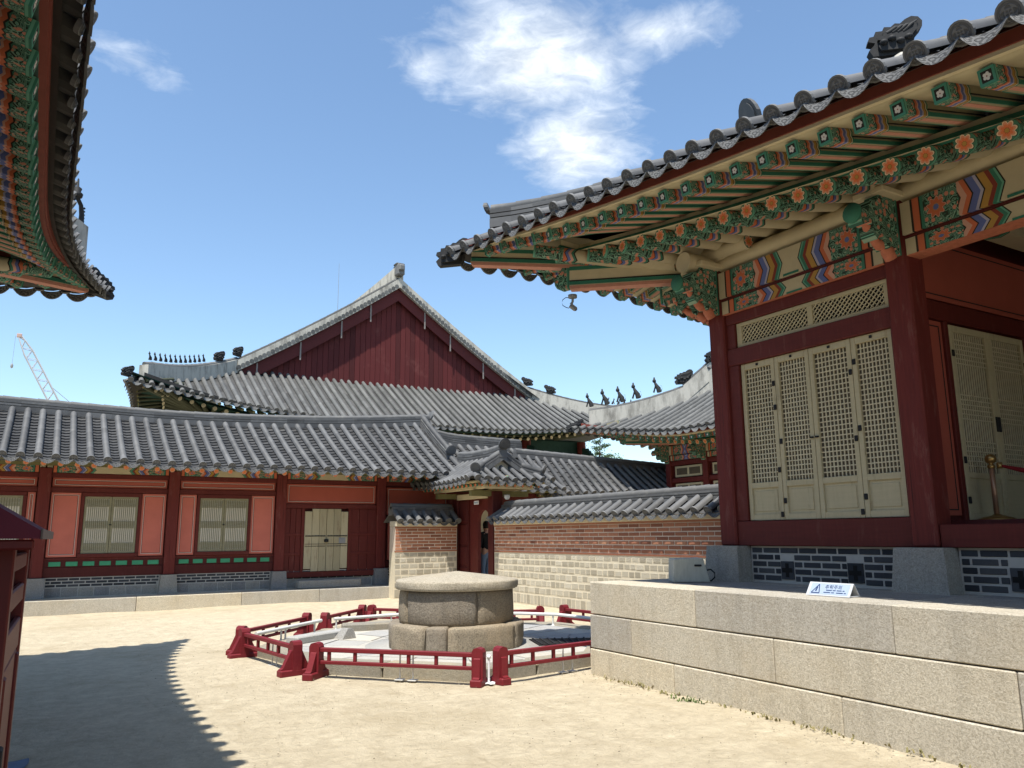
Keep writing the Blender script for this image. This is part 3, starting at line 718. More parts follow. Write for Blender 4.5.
def dragon_head(root, p, d, k=1.0, mat=None, name='dragon_head_tile'):
    """glazed beast head: silhouette with cheeks, brow and mane pieces, mouth facing d"""
    d = Vector(d).normalized(); sd = Vector((-d.y, d.x, 0)).normalized(); M_ = MB(); A = -d
    Z = Vector((0, 0, 1)); p = Vector(p)
    M_.prism([(a * k, b * k) for a, b in DRAGON], p, A, Z, sd, .16 * k)
    for sg in (-1, 1):
        M_.prism([(a * k * .72 + .02 * k, b * k * .72 + .02 * k) for a, b in DRAGON], p + sd * (sg * .09 * k), A, Z, sd, .09 * k)
        for q in range(4):
            c = p + A * (lerp(-.16, .18, q / 3) * k) + Z * ((.05 + .05 * (q % 2)) * k) + sd * (sg * .14 * k)
            M_.lathe([(.001, -.05 * k), (.045 * k, -.03 * k), (.06 * k, 0), (.045 * k, .03 * k), (.001, .05 * k)], c, 8)
        for q in range(4):
            t_ = q / 3; M_.tube([p + A * (lerp(-.10, .12, t_) * k) + Z * (.20 * k) + sd * (sg * .11 * k), p + A * (lerp(.02, .24, t_) * k) + Z * (lerp(.27, .30, t_) * k) + sd * (sg * .13 * k), p + A * (lerp(.14, .33, t_) * k) + Z * (lerp(.28, .38, t_) * k) + sd * (sg * .10 * k)], [.035 * k, .028 * k, .008 * k], 6)
    return M_.build(name, mat or m['figurine'], root)
def figurine_mesh(root, p, k=1.0, name='roof_figurine'):
    """small seated guardian figure: haunches, leaning body, forelegs, head with cap"""
    M_ = MB(); p = Vector(p); Z = Vector((0, 0, 1)); X = Vector((1, 0, 0))
    M_.tube([p + X * (.07 * k), p + X * (.05 * k) + Z * (.12 * k), p - X * (.02 * k) + Z * (.24 * k), p - X * (.05 * k) + Z * (.31 * k)], [.07 * k, .075 * k, .05 * k, .035 * k], 8)
    M_.tube([p - X * (.10 * k), p - X * (.07 * k) + Z * (.10 * k), p - X * (.03 * k) + Z * (.22 * k)], [.03 * k, .025 * k, .03 * k], 6)
    M_.lathe([(.002, -.06 * k), (.045 * k, -.04 * k), (.06 * k, 0), (.05 * k, .04 * k), (.03 * k, .06 * k), (.02 * k, .12 * k), (.001, .13 * k)], p - X * (.07 * k) + Z * (.36 * k), 8)
    M_.tube([p + X * (.13 * k) + Z * (.02 * k), p + X * (.17 * k) + Z * (.14 * k), p + X * (.13 * k) + Z * (.22 * k)], [.02 * k, .018 * k, .006 * k], 6)
    return M_.build(name, m['figurine'], root)
def bracket_plate(mb, O, d, k=1.0, th=.13, mi=0, flip=False):
    """carved bracket arm: scrolled plate reaching out along d from the column head"""
    d = Vector(d).normalized(); sd = Vector((-d.y, d.x, 0))
    poly = [(0, -.46), (.10, -.46), (.14, -.36), (.22, -.32), (.26, -.40), (.34, -.36), (.36, -.26), (.46, -.24), (.52, -.32), (.60, -.24), (.58, -.12), (.70, -.10), (.80, -.16), (.86, -.06), (.80, .06), (.66, .10), (.62, .22), (.46, .26), (.40, .38), (.2, .40), (0, .40)]
    mb.prism([(a * k, b * k) for a, b in poly], O, d, (0, 0, 1), sd, th, mi)
def tongue(mb, O, d, k=1.0, th=.15, mi=0):
    d = Vector(d).normalized(); sd = Vector((-d.y, d.x, 0)); P = []
    for q in range(9):
        t = q / 8; P.append(Vector(O) + d * (k * (.10 + .62 * t)) + Vector((0, 0, k * (-.50 + .46 * t + .05 * math.sin(t * 9)))))
    mb.tube(P, [k * lerp(.085, .045, q / 8) * (1 + .22 * math.sin(q * 2.4)) for q in range(9)], 8, mi)

def block_course(mb, axis, c0, a0, joints, a1, z0, z1, th, gap=.004, ch=.006, mi=0):
    """row of stone blocks along an axis; c0 = face plane (negative-normal side)"""
    e = [a0] + sorted(joints) + [a1]
    for k in range(len(e) - 1):
        g = random.uniform(-.003, .003)
        if axis == 'y': mb.box(c0 + g, c0 + th, e[k] + gap, e[k + 1] - gap, z0 + gap, z1 - gap, mi, ch)
        else: mb.box(e[k] + gap, e[k + 1] - gap, c0 + g, c0 + th, z0 + gap, z1 - gap, mi, ch)
def brickwork(mb, axis, c, a0, a1, z0, z1, rows, bl, joint, proud, mi=0, jig=.004, skip=None):
    """running-bond bricks standing slightly proud of a mortar face whose normal is the negative axis direction"""
    rh = (z1 - z0) / rows
    for r in range(rows):
        a = a0 - (bl / 2 if r % 2 else 0) - random.uniform(0, .02)
        while a < a1:
            b = a + bl + random.uniform(-.012, .012); s0, s1 = max(a, a0) + joint / 2, min(b, a1) - joint / 2
            zz0, zz1 = z0 + r * rh + joint / 2, z0 + (r + 1) * rh - joint / 2
            pieces = [(s0, s1)]
            for q0, q1, q2, q3 in (skip or []):
                if zz1 > q2 and zz0 < q3: pieces = [w for u0, u1 in pieces for w in ((u0, min(u1, q0)), (max(u0, q1), u1))]
            for s0, s1 in pieces:
                if s1 - s0 < .03: continue
                p = proud + random.uniform(-jig, jig) * .5
                if axis == 'y': mb.box(c - p, c + .02, s0, s1, zz0, zz1, mi, .004)
                else: mb.box(s0, s1, c - p, c + .02, zz0, zz1, mi, .004)
            a = b

# ================================================================== SETTING: ground
def ground():
    g = MB(); xs = [-400, -60, -20, -8] + [-6 + .5 * k for k in range(49)] + [20, 30, 60, 120, 400]; ys = [-200, -40, -12] + [-4 + .5 * k for k in range(61)] + [30, 40, 70, 150, 900]
    def z(x, y):
        if -8 < x < 19 and -5 < y < 27: return .018 * math.sin(x * 1.3 + y * .7) * math.sin(y * 1.1 - x * .4) + .01 * math.sin(3.1 * x + 1.7 * y) - .012
        return -.012
    g.sheet([[(x, y, z(x, y)) for x in xs] for y in ys]); o = g.build('courtyard_ground', m['sand']); o['kind'] = 'structure'; return o
ground()

# ================================================================== right hall (near)
HALL = thing('palace_hall', 'nearest palace hall on the right, cream lattice doors and painted eaves on granite podium', 'hall', (7.3, 4.5, 0))
RH = Roof(HALL, 12.65, -2.0, R(90), 11.25, 7.5, .40, 4.58, 1.14, 9.6, lambda b: .53 * b + .012 * b * b, 4.8, 1.0, 5.0, .318, 1.95, 5.22, 1.15)
def right_hall():
    r = HALL
    # granite podium
    p = MB(); X = 5.767; Y1 = 7.94
    block_course(p, 'y', X, -9.0, [-6.9, -4.4, -2.2, -.1, 1.9, 3.99, 6.165], Y1, .672, 1.045, .5, .0035, .009)
    block_course(p, 'y', X - .010, -9.0, [-7.5, -5.1, -3.2, -1.2, 1.0, 3.1, 5.18, 7.18], Y1 - .003, .288, .668, .5, .0035, .009)
    block_course(p, 'y', X - .022, -9.0, [-6.2, -4, -1.6, .4, 2.4, 4.5, 6.5], Y1 - .001, -.12, .284, .5, .0035, .009)
    block_course(p, 'x', Y1 - .5, X + .51, [8.2, 10.6, 12.9], 15.0, .0, 1.04, .498)
    p.box(X + .06, 14.9, -8.9, Y1 - .06, .0, 1.02, 1)
    xs = [X + .47, 6.95, 7.6, 8.4, 9.4]
    for i in range(4):
        y = -8.9 + random.uniform(0, .4)
        while y < Y1 - .3:
            y2 = min(y + random.uniform(.5, .9), Y1 - .06); p.box(xs[i] + .004, xs[i + 1] - .004, y + .004, y2 - .004, 1.0, 1.042 + random.uniform(-.002, .002), 2, .006); y = y2
    pod = p.build('granite_podium', [m['granite'], m['plinth'], m['plinth']], r)
    # plinths and columns
    def plinth(x, y, w=.28, h0=1.043, h1=1.45):
        q = MB(); b = w; t = w * .88
        V = [(x - b, y - b, h0), (x + b, y - b, h0), (x + b, y + b, h0), (x - b, y + b, h0), (x - t, y - t, h1), (x + t, y - t, h1), (x + t, y + t, h1), (x - t, y + t, h1)]
        q.add(V, [(0, 3, 2, 1), (4, 5, 6, 7), (0, 1, 5, 4), (1, 2, 6, 5), (2, 3, 7, 6), (3, 0, 4, 7)]); q.build('column_base', m['plinth'], r)
    def column(x, y, z1=4.98, w=.13):
        q = MB(); q.box(x - w, x + w, y - w, y + w, 1.452, z1, 0, .018); q.build('column', m['red_v'], r)
    for x, y in ((7.28, 4.535), (7.28, 7.01), (7.28, 2.05), (7.28, -.45), (7.28, -3.0), (7.28, -5.6), (9.9, 7.01), (12.4, 7.01)):
        plinth(x, y); column(x, y)
    # brick underfloor walls
    def under(y0, y1):
        b = MB(); b.box(7.235, 7.5, y0, y1, 1.043, 1.449, 0); v = [(y0 + .45, y0 + .66, 1.075, 1.30), (y1 - .62, y1 - .42, 1.075, 1.30)]
        brickwork(b, 'y', 7.235, y0 + .01, y1 - .01, 1.06, 1.44, 5, .25, .022, .007, 1, .004, v)
        for a0, a1, c0, c1 in v:
            b.box(7.222, 7.24, a0 + .015, a1 - .015, c0 + .015, c1 - .015, 2); mid = (a0 + a1) / 2; mz = (c0 + c1) / 2
            b.box(7.2185, 7.23, mid - .022, mid + .022, mz - .075, mz + .075, 3); b.box(7.2175, 7.23, mid - .07, mid + .07, mz - .024, mz + .024, 3)
        b.build('brick_underfloor', [m['mortar_grey'], m['brick_grey'], m['brick_grey'], m['shadow_dark']], r)
    for a, b in ((4.80, 6.74), (2.33, 4.27), (-.17, 1.77), (-2.7, -.75)): under(a, b)
    q = MB(); q.box(7.5, 12.3, 7.0, 7.2, 1.043, 1.45); q.build('brick_underfloor', m['brick_grey'], r)
    # frame of the lattice bay
    f = MB(); xf = 7.185
    f.box(xf, 7.36, 4.664, 6.882, 1.452, 1.735, 0, .008); f.box(xf, 7.36, 4.664, 6.882, 3.612, 3.822, 0, .008); f.box(xf + .004, 7.36, 4.664, 6.882, 4.132, 4.262, 0, .008)
    f.box(xf + .01, 7.35, 6.716, 6.884, 1.737, 3.610, 0, .006); f.box(xf + .01, 7.35, 4.662, 4.692, 1.737, 3.610, 0, .004)
    f.box(xf + .012, 7.35, 6.742, 6.884, 3.824, 4.130, 0, .006); f.build('wall_frame', m['red'], r)
    # four lattice door leaves
    e = [6.714, 6.205, 5.72, 5.183, 4.696]
    for k in range(4):
        y1, y0 = e[k] - .003, e[k + 1] + .003; x = 7.225; st = .055; z0, z1 = 1.74, 3.608
        d = MB(); d.box(x, x + .05, y0, y0 + st, z0, z1, 0, .004); d.box(x, x + .05, y1 - st, y1, z0, z1, 0, .004)
        for a, b in ((z0, z0 + .07), (2.11, 2.175), (z1 - .075, z1)): d.box(x + .002, x + .05, y0 + st, y1 - st, a, b, 0, .003)
        d.box(x + .022, x + .04, y0 + st, y1 - st, z0 + .07, 2.11, 0); d.box(x + .014, x + .03, y0 + st + .03, y1 - st - .03, z0 + .10, 2.08, 0, .006)
        leaf_ = d.build('lattice_door', m['cream_wood'], r)
        l = MB(); n = 9; W_ = y1 - y0 - 2 * st
        for i in range(1, n): yy = y0 + st + W_ * i / n; l.box(x + .022, x + .033, yy - .0055, yy + .0055, 2.176, z1 - .076)
        nz = 25
        for i in range(1, nz): zz = 2.175 + (z1 - .075 - 2.175) * i / nz; l.box(x + .024, x + .031, y0 + st, y1 - st, zz - .006, zz + .006)
        l.build('lattice', m['cream_bar'], leaf_)
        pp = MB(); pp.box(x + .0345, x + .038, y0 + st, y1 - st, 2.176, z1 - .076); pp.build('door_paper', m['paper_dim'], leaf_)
        for zz in ((1.80, 2.30, 3.02, 3.30), (1.95, 2.62), (1.80, 2.55, 3.25), (1.95, 2.65, 3.35))[k]:
            yy = y1 - .025 if k % 2 else y0 + .02; h = MB(); h.box(x - .012, x + .004, yy - .02, yy + .02, zz - .03, zz + .03, 0, .005); h.build('hinge', m['iron'], leaf_)
        h = MB(); h.box(x - .008, x + .004, (y0 + y1) / 2 - .018, (y0 + y1) / 2 + .018, z1 - .05, z1 - .02, 0, .005); h.build('latch', m['iron'], leaf_)
        if k in (1, 2): yy = y0 + .03 if k == 1 else y1 - .03; h = MB(); h.lathe([(.003, -.01), (.024, -.008), (.024, .008), (.003, .01)], (x - .004, yy, 2.62), 10); h.build('ring_handle', m['iron'], leaf_)
    # transom with slanting lattice
    t = MB(); x = 7.22; t.box(x, x + .05, 4.676, 6.738, 3.826, 3.868, 0, .004); t.box(x, x + .05, 4.676, 6.738, 4.088, 4.129, 0, .004)
    for a, b in ((4.676, 4.745), (5.62, 5.69), (6.66, 6.738)): t.box(x + .002, x + .05, a, b, 3.868, 4.088, 0, .004)
    tr = t.build('transom_window', m['cream_wood'], r)
    l = MB()
    for a, b in ((4.745, 5.62), (5.69, 6.66)):
        z0, z1 = 3.868, 4.088; h = z1 - z0; st = .058; n = int((b - a + h) / st) + 1
        for i in range(n):
            for sg in (1, -1):
                ya = a - h + i * st; P = [(ya, z0), (ya + h, z1)]
                lo = max(0, (a - ya) / h); hi = min(1, (b - ya) / h)
                if hi - lo < .03: continue
                p0 = (ya + h * lo, z0 + h * lo); p1 = (ya + h * hi, z0 + h * hi)
                if sg < 0: p0 = (a + b - p0[0], p0[1]); p1 = (a + b - p1[0], p1[1])
                l.obox((x + .02 + .006 * sg, p0[0], p0[1]), (x + .02 + .006 * sg, p1[0], p1[1]), .008, .011, 0, (1, 0, 0))
    l.build('lattice', m['cream_bar'], tr)
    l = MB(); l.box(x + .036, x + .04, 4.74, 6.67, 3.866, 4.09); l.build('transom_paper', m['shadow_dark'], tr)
    # painted beams with their end ornament, bay by bay
    def beams(y0, y1, lower=True):
        b = MB(); b.obox((7.26, y1, 4.635), (7.26, y0, 4.635), .30, .33, 0, (0, 0, 1), 0, None, 2); b.build('painted_beam', m['beam_paint'], r)
        if lower:
            b = MB(); b.obox((7.255, y1, 4.352), (7.255, y0, 4.352), .22, .165, 0, (0, 0, 1), 0, None, 2); b.build('painted_beam', m['beam_paint'], r)
            b = MB(); b.box(7.13, 7.38, y0, y1, 4.44, 4.464, 0); b.build('beam_strip', m['red_dark'], r)
            b = MB(); b.box(7.142, 7.36, y0, y1, 4.2645, 4.2685, 0); b.build('beam_edge', m['tongue'], r)
            b = MB(); b.box(7.140, 7.37, y0 + 1.0, y1 - 1.0, 4.27, 4.292, 0); b.box(7.105, 7.40, y0 + 1.0, y1 - 1.0, 4.474, 4.50, 0); b.build('beam_band', m['green'], r)
    beams(4.665, 6.88); beams(2.18, 4.405); beams(-.32, 1.92); beams(-2.87, -.58)
    for a, b in ((7.41, 9.77), (10.03, 12.27)):
        q = MB(); q.obox((a, 7.06, 4.635), (b, 7.06, 4.635), .30, .33, 0, (0, 0, 1), 0, None, 2); q.build('painted_beam', m['beam_paint'], r)
        q = MB(); q.obox((a, 7.06, 4.352), (b, 7.06, 4.352), .22, .165, 0, (0, 0, 1), 0, None, 2); q.build('painted_beam', m['beam_paint'], r)
        q = MB(); q.box(a, b, 6.95, 7.12, 1.45, 4.262, 0); q.build('side_wall', m['red'], r)
    q = MB(); q.tube([(7.26, -6, 4.93), (7.26, 7.55, 4.93)], .135, 16); q.tube([(6.7, 7.06, 4.94), (13, 7.06, 4.94)], .13, 16); q.build('round_purlin', m['cream'], r)
    # bracket sets
    for O, ds in (((7.16, 4.535, 4.62), [(-1, 0, 0)]), ((7.16, 7.01, 4.62), [(-1, 0, 0)]), ((7.28, 7.13, 4.62), [(0, 1, 0)]), ((7.19, 7.10, 4.62), [(-1, 1, 0)]), ((7.16, 2.05, 4.62), [(-1, 0, 0)]), ((7.16, -.45, 4.62), [(-1, 0, 0)])):
        for d in ds:
            b = MB(); bracket_plate(b, O, d, .72, .15); bk = b.build('column_bracket', m['bracket_paint'], r)
            t = MB(); tongue(t, Vector(O) + Vector((0, 0, .0)), d, .72, .15); t.build('bracket_tongue', m['tongue'], bk)
            dv = Vector(d).normalized(); c = MB(); c.box(-.02, .36, -.17, .17, .245, .31, 0, .01, None, frame(O, dv)); c.build('bracket_block', m['cream'], bk)
            c = MB(); c.lathe([(.002, -.012), (.10, -.012), (.10, .012), (.002, .012)], (0, 0, 0), 16)
            c.V = [tuple(Vector(O) + dv * (.625 + z_) + Vector((-dv.y, dv.x, 0)) * a + Vector((0, 0, .01 + bb))) for a, bb, z_ in c.V]; c.build('bracket_medallion', m['bracket_paint'], bk)
    # porch: floor, sills, the side wall of the room with its double door, back wall, ceiling
    q = MB(); q.box(7.40, 10.6, -6, 4.575, 1.56, 1.70); q.build('porch_floor', m['red_dark'], r)
    q = MB()
    for a, b in ((2.185, 4.40), (-.315, 1.915), (-2.865, -.585)): q.box(7.185, 7.40, a, b, 1.452, 1.66, 0, .008)
    q.build('sill_beam', m['red'], r)
    q = MB(); q.box(7.415, 10.6, 4.58, 4.66, 1.637, 5.4); q.build('room_wall', m['red_dark'], r)
    q = MB(); yw = 4.58
    q.box(7.55, 9.75, yw - .03, yw + .02, 3.95, 4.62, 0); q.box(7.50, 7.86, yw - .016, yw + .02, 1.75, 3.72, 0); q.box(9.46, 9.78, yw - .016, yw + .02, 1.75, 3.72, 0); q.build('wall_panel', m['panel_dark'], r)
    q = MB()
    for a, b, c0, c1, yy in ((7.60, 9.70, 4.0, 4.57, yw - .032), (7.545, 7.815, 1.80, 3.67, yw - .018), (9.50, 9.74, 1.80, 3.67, yw - .018)):
        for l0, l1, k0, k1 in ((a, b, c0, c0 + .012), (a, b, c1 - .012, c1), (a, a + .012, c0 + .013, c1 - .013), (b - .012, b, c0 + .013, c1 - .013)): q.box(l0, l1, yy - .002, yy + .01, k0, k1)
    q.build('panel_line', m['line_black'], r)
    q = MB(); q.box(7.5, 9.9, yw - .05, yw + .01, 3.73, 3.93, 0, .01); q.box(7.87, 7.94, yw - .045, yw + .01, 1.65, 3.728, 0, .006); q.box(9.36, 9.45, yw - .045, yw + .01, 1.65, 3.728, 0, .006); q.build('door_frame', m['red'], r)
    for a, b in ((7.945, 8.648), (8.655, 9.355)):
        d = MB(); y = yw - .05; st = .06
        d.box(a, a + st, y, y + .04, 1.70, 3.70, 0, .004); d.box(b - st, b, y, y + .04, 1.70, 3.70, 0, .004)
        for c0, c1 in ((1.70, 1.77), (2.12, 2.18), (3.63, 3.70)): d.box(a + st, b - st, y + .002, y + .04, c0, c1, 0, .003)
        d.box(a + st, b - st, y + .02, y + .036, 1.77, 2.12)
        lf = d.build('lattice_door', m['cream_wood'], r); l = MB(); W_ = b - a - 2 * st
        for i in range(1, 14): xx = a + st + W_ * i / 14; l.box(xx - .005, xx + .005, y + .018, y + .03, 2.18, 3.63)
        for z0 in (2.24, 2.72, 3.30):
            for i in range(6): l.box(a + st, b - st, y + .013, y + .028, z0 + i * .05, z0 + i * .05 + .010)
        l.build('lattice', m['cream_bar'], lf); pp = MB(); pp.box(a + st, b - st, y + .031, y + .036, 2.18, 3.63); pp.build('door_paper', m['paper_dim'], lf)
        h = MB(); xx = b - .02 if a < 8 else a + .02; h.box(xx - .02, xx + .02, y - .014, y + .003, 2.62, 2.78, 0, .006); h.build('door_lock', m['iron'], lf)
        xx = a + .02 if a < 8 else b - .02
        for zz in (1.9, 2.3, 3.4): h = MB(); h.box(xx - .022, xx + .022, y - .012, y + .003, zz - .035, zz + .035, 0, .006); h.build('hinge', m['iron'], lf)
    q = MB(); q.box(10.6, 10.75, -6, 4.6, 1.6, 5.4); q.build('back_wall', m['red_dark'], r)
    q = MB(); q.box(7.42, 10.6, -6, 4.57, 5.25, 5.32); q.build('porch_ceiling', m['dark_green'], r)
    for yy in (4.15, 2.05): q = MB(); q.obox((7.42, yy, 4.74), (10.55, yy, 4.74), .24, .26, 0, (0, 0, 1), 0, None, 2); q.build('cross_beam', m['beam_paint'], r)
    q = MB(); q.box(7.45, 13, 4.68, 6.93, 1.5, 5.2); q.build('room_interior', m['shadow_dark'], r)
    # eaves
    pr, pf = rafter_proto(r, True, .088), fly_proto(r)
    RH.rafters('v+', -.8, 11.5, .325, pr, pf); RH.rafters('u+', -.2, 7.7, .33, pr, pf)
    RH.boards('v+', -3.0, 11.50, 70); RH.boards('u+', -3, 7.75, 50)
    q = MB()   # plain underside of the part of the eaves outside the picture
    q.sheet([[RH.pt('v+', a, b, 4.95 + .12 * b) for b in (0.1, 1, 2.7)] for a in (-11, -7, -2.9)]); q.build('soffit_boards', m['soffit'], r)
    RH.tiles('v+', -3.0, None, True, .078, 8); RH.tiles('u+', -3.0, None, True, .078, 6)
    RH.coarse('v-', m['tile']); RH.coarse('u-', m['tile'])
    G = MB(); G.sheet([[RH.P('v+', a, b) for b in (0, 2, 4, 7.5)] for a in (-11.2, -8, -5, -2.95)]); G.build('roof_slope', m['tile'], r)
    rd = MB(); H = RH.hip(1, 1, .42, 4.8, 22); ridge_sweep(rd, [p + Vector((0, 0, .08 + .14 * max(0, 1 - k / 6) ** 2)) for k, p in enumerate(H)], .25, .20, 3)
    H2 = RH.hip(1, 1, 3.0, 4.8, 12); ridge_sweep(rd, [p + Vector((0, 0, .26)) for p in H2], .24, .14, 2)
    Vv = RH.verge(1, 1, 14, 0, 2.1); ridge_sweep(rd, Vv, .30, .26, 3); ridge_sweep(rd, RH.crest(), .36, .7, 6); rd.build('roof_ridge', m['ridge'], r)
    q = MB(); uu = 11.25 - 4.8 - .7; P0 = [RH.T(uu, sg * (7.5 - b), 4.58 + RH.prof(b) - .1) for sg, b in ((1, 4.0), (1, 7.5), (-1, 4.0))]
    q.add(P0, [(0, 1, 2)]); q.build('gable_wall', m['red_dark'], r)
    mangwa(r, H2[0] + Vector((-.05, .05, .50)), (-1, .5, 0), .27); mangwa(r, H[0] + Vector((-.04, .04, .46)), (-1, 1, 0), .10)
    dragon_head(r, Vector(RH.P('v+', 6.27, 1.92)) + Vector((0, 0, .42)), (-.75, .66, 0), .70)
    q = MB(); c = Vector(RH.P('v+', 6.27, 2.0)); q.lathe([(.30, 0), (.27, .20), (.2, .30), (.05, .34)], c + Vector((.05, 0, -.02)), 12, 0, True, None, lambda t, k: 1 + .12 * math.sin(3 * t + k)); q.build('mortar_bed', m['plaster'], r)
    hip_beams(RH, 1, 1, r)
def hip_beams(rf, su, sv, r, k=1.0):
    side = 'v' + ('+' if sv > 0 else '-'); f = lambda b, z: rf.pt(side, su * (rf.Lu - b), b, z)
    ztip = rf.zo(side, su * (rf.Lu + rf.F)); zi = rf.zi - .28
    lo = MB(); A, B = f(rf.ov + .25, zi + .02), f(.80, lerp(ztip, zi, .45) - .36)
    lo.obox(B, A, .14 * k, .29 * k, 0); d = (B - A); d.z = 0; d.normalize(); sd = Vector((-d.y, d.x, 0))
    poly = [(-.02, -.135), (.10, -.16), (.2, -.11), (.22, -.02), (.16, .05), (.10, .135), (-.02, .135)]
    lo.prism([(a * k, b * k) for a, b in poly], B, d, (0, 0, 1), sd, .135 * k, 1); l_ = lo.build('hip_rafter', [m['cream'], m['bracket_paint']], r)
    up = MB(); C, D_ = f(1.35, lerp(ztip, zi, .55) - .12), f(-rf.F + .22, ztip - .27); up.obox(D_, C, .13 * k, .22 * k, 0); u_ = up.build('hip_rafter', m['cream'], r)
    for (P, Q, w, h, par) in ((B, A, .14 * k, .29 * k, l_), (D_, C, .13 * k, .22 * k, u_)):
        e = MB(); e.obox(P + Vector((0, 0, -h / 2 + .0)), Q + Vector((0, 0, -h / 2)), w + .008, .045, 0); e.build('edge_strip', m['peach'], par)
        for sg in (-1, 1):
            e = MB(); o = sd * (sg * (w / 2 + .003))
            e.obox(P + o + Vector((0, 0, -h / 2 + .055)), Q + o + Vector((0, 0, -h / 2 + .055)), .012, .045, 0); e.obox(P + o + Vector((0, 0, h / 2 - .03)), Q + o + Vector((0, 0, h / 2 - .03)), .012, .05, 0)
            e.obox(P + o * 1.02 + Vector((0, 0, -h / 2 + .088)), Q + o * 1.02 + Vector((0, 0, -h / 2 + .088)), .008, .014, 1); e.build('edge_band', [m['green'], m['line_black']], par)
    dragon_head(r, D_ + d * .30 + Vector((0, 0, -.02)), d, .66 * k, m['figurine'], 'corner_beast_tile')
right_hall()

# ================================================================== left hall: only its eave reaches into the picture
LH_T = thing('palace_hall', 'left palace hall seen from below, green rafters and dark eave tiles curling to a corner', 'hall', (-2.0, 5.0, 0))
LH = Roof(LH_T, -6.60, 2.0, R(-90), 10.08, 6.5, .62, 4.58, .88, 7.0, lambda b: .5 * b + .02 * b * b, 4.0, 1.7, 5.0, .318, 1.95)
def left_hall():
    r = LH_T
    pr, pf = rafter_proto(r, True, .088), fly_proto(r)
    LH.rafters('v+', -10.45, .8, .315, pr, pf); LH.rafters('u-', 3.0, 6.85, .33, pr, pf)
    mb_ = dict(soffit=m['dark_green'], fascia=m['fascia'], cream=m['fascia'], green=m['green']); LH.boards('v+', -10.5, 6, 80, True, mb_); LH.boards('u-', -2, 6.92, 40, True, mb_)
    mt = (m['tile'], m['tile_under'], m['tile_disc'], m['drip'])
    LH.tiles('v+', None, 1.0, True, .078, 8, .34, mt); LH.tiles('u-', -2.0, None, True, .078, 6, .34, mt)
    LH.coarse('v-', m['tile']); LH.coarse('u+', m['tile'])
    G = MB(); G.sheet([[LH.P('v+', a, b) for b in (0, 2, 4, 6.5)] for a in (.95, 4, 8, 10.6)]); G.sheet([[LH.P('u-', a, b) for b in (0, 2, 4)] for a in (-7, -4, -1.95)]); G.build('roof_slope', m['tile'], r)
    rd = MB(); H = LH.hip(-1, 1, .36, 4.0, 18); ridge_sweep(rd, H, .34, .70, 5, 1, True, True, True, 0); ridge_sweep(rd, LH.verge(-1, 1), .3, .5, 4); ridge_sweep(rd, LH.crest(), .36, .7, 6); rd.build('roof_ridge', [m['ridge'], m['plaster']], r)
    p = H[0]; fg = MB(); z = Vector((0, 0, 1)); d = Vector((1, 1, 0)).normalized(); b = p + z * .74 - d * .10
    for sg in (-1, 1): fg.tube([b + d * (.02 + .10 * sg), b + d * (.12 * sg) + z * .16, b + d * (.09 * sg) + z * .30, b + z * .40], [.04, .035, .03, .03], 7)
    fg.lathe([(.002, .38), (.07, .39), (.08, .44), (.045, .47), (.06, .52), (.02, .55), (.012, .66), (.001, .68)], b, 10)
    for q in range(5): fg.lathe([(.001, -.02), (.02, 0), (.001, .02)], b + d * .155 + z * (.08 + .05 * q), 6)
    fg.build('roof_figurine', m['figurine'], r); fg2 = figurine_mesh(r, p + z * .74 - d * .75, .8)
    q = MB(); q.box(-2.08, -1.92, -7.5, 10.2, .6, 4.5); q.box(-9, -1.93, 10.05, 10.2, .6, 4.5); q.build('wall', m['red_dark'], r)
    for y in (-5, -2.3, .4, 3.1, 5.8, 8.3, 10.1): q = MB(); q.box(-2.0, -1.75, y - .13, y + .13, .6, 4.4, 0, .015); q.build('column', m['red'], r)
    q = MB(); q.box(-11, -1.3, -8, 10.9, -.1, .6, 0, .02); q.build('granite_podium', m['granite'], r)
    q = MB(); q.box(-1.98, -1.72, -7, 10.2, 4.1, 4.45); q.build('painted_beam', m['olive'], r)
    hip_beams(LH, -1, 1, r)
left_hall()

# ================================================================== corridor building across the courtyard
def clip01(t): return max(0.0, min(1.0, t))
def gable_roof(root, pos, a0, a1, B, pitch=.33, r=.075, near=True, seg=6, mats=None, bt=None, over=.05):
    n = int(round((a1 - a0) / pitch)); rows = [a0 + (a1 - a0) * k / n for k in range(n + 1)]; A, P, C = MB(), MB(), MB()
    tile_rows(A, P, C, rows, lambda a: 0.0, bt or (lambda a: B), pos, pitch, r, seg, .34, near, .09, over)
    mt = mats or (m['tile'], m['tile_pan'], m['tile_disc'], m['drip'])
    A.build('roof_tiles', mt[0], root); P.build('pan_tiles', mt[1], root); C.build('eave_end_tiles', [mt[2], mt[3]], root)
COR = thing('corridor_building', 'long red walled corridor building with lattice windows and a grey tiled gable roof', 'corridor', (2.8, 21, 0))
def cor_pos(a, b):
    rr = .40 * clip01((a - 2.5) / 7.6) ** 2; q = b / 2.95; return (a, 19.65 + b, 3.25 + .13 * clip01((2.5 - a) / 5) + q * (.86 + .14 * q) * (1.39 + rr))
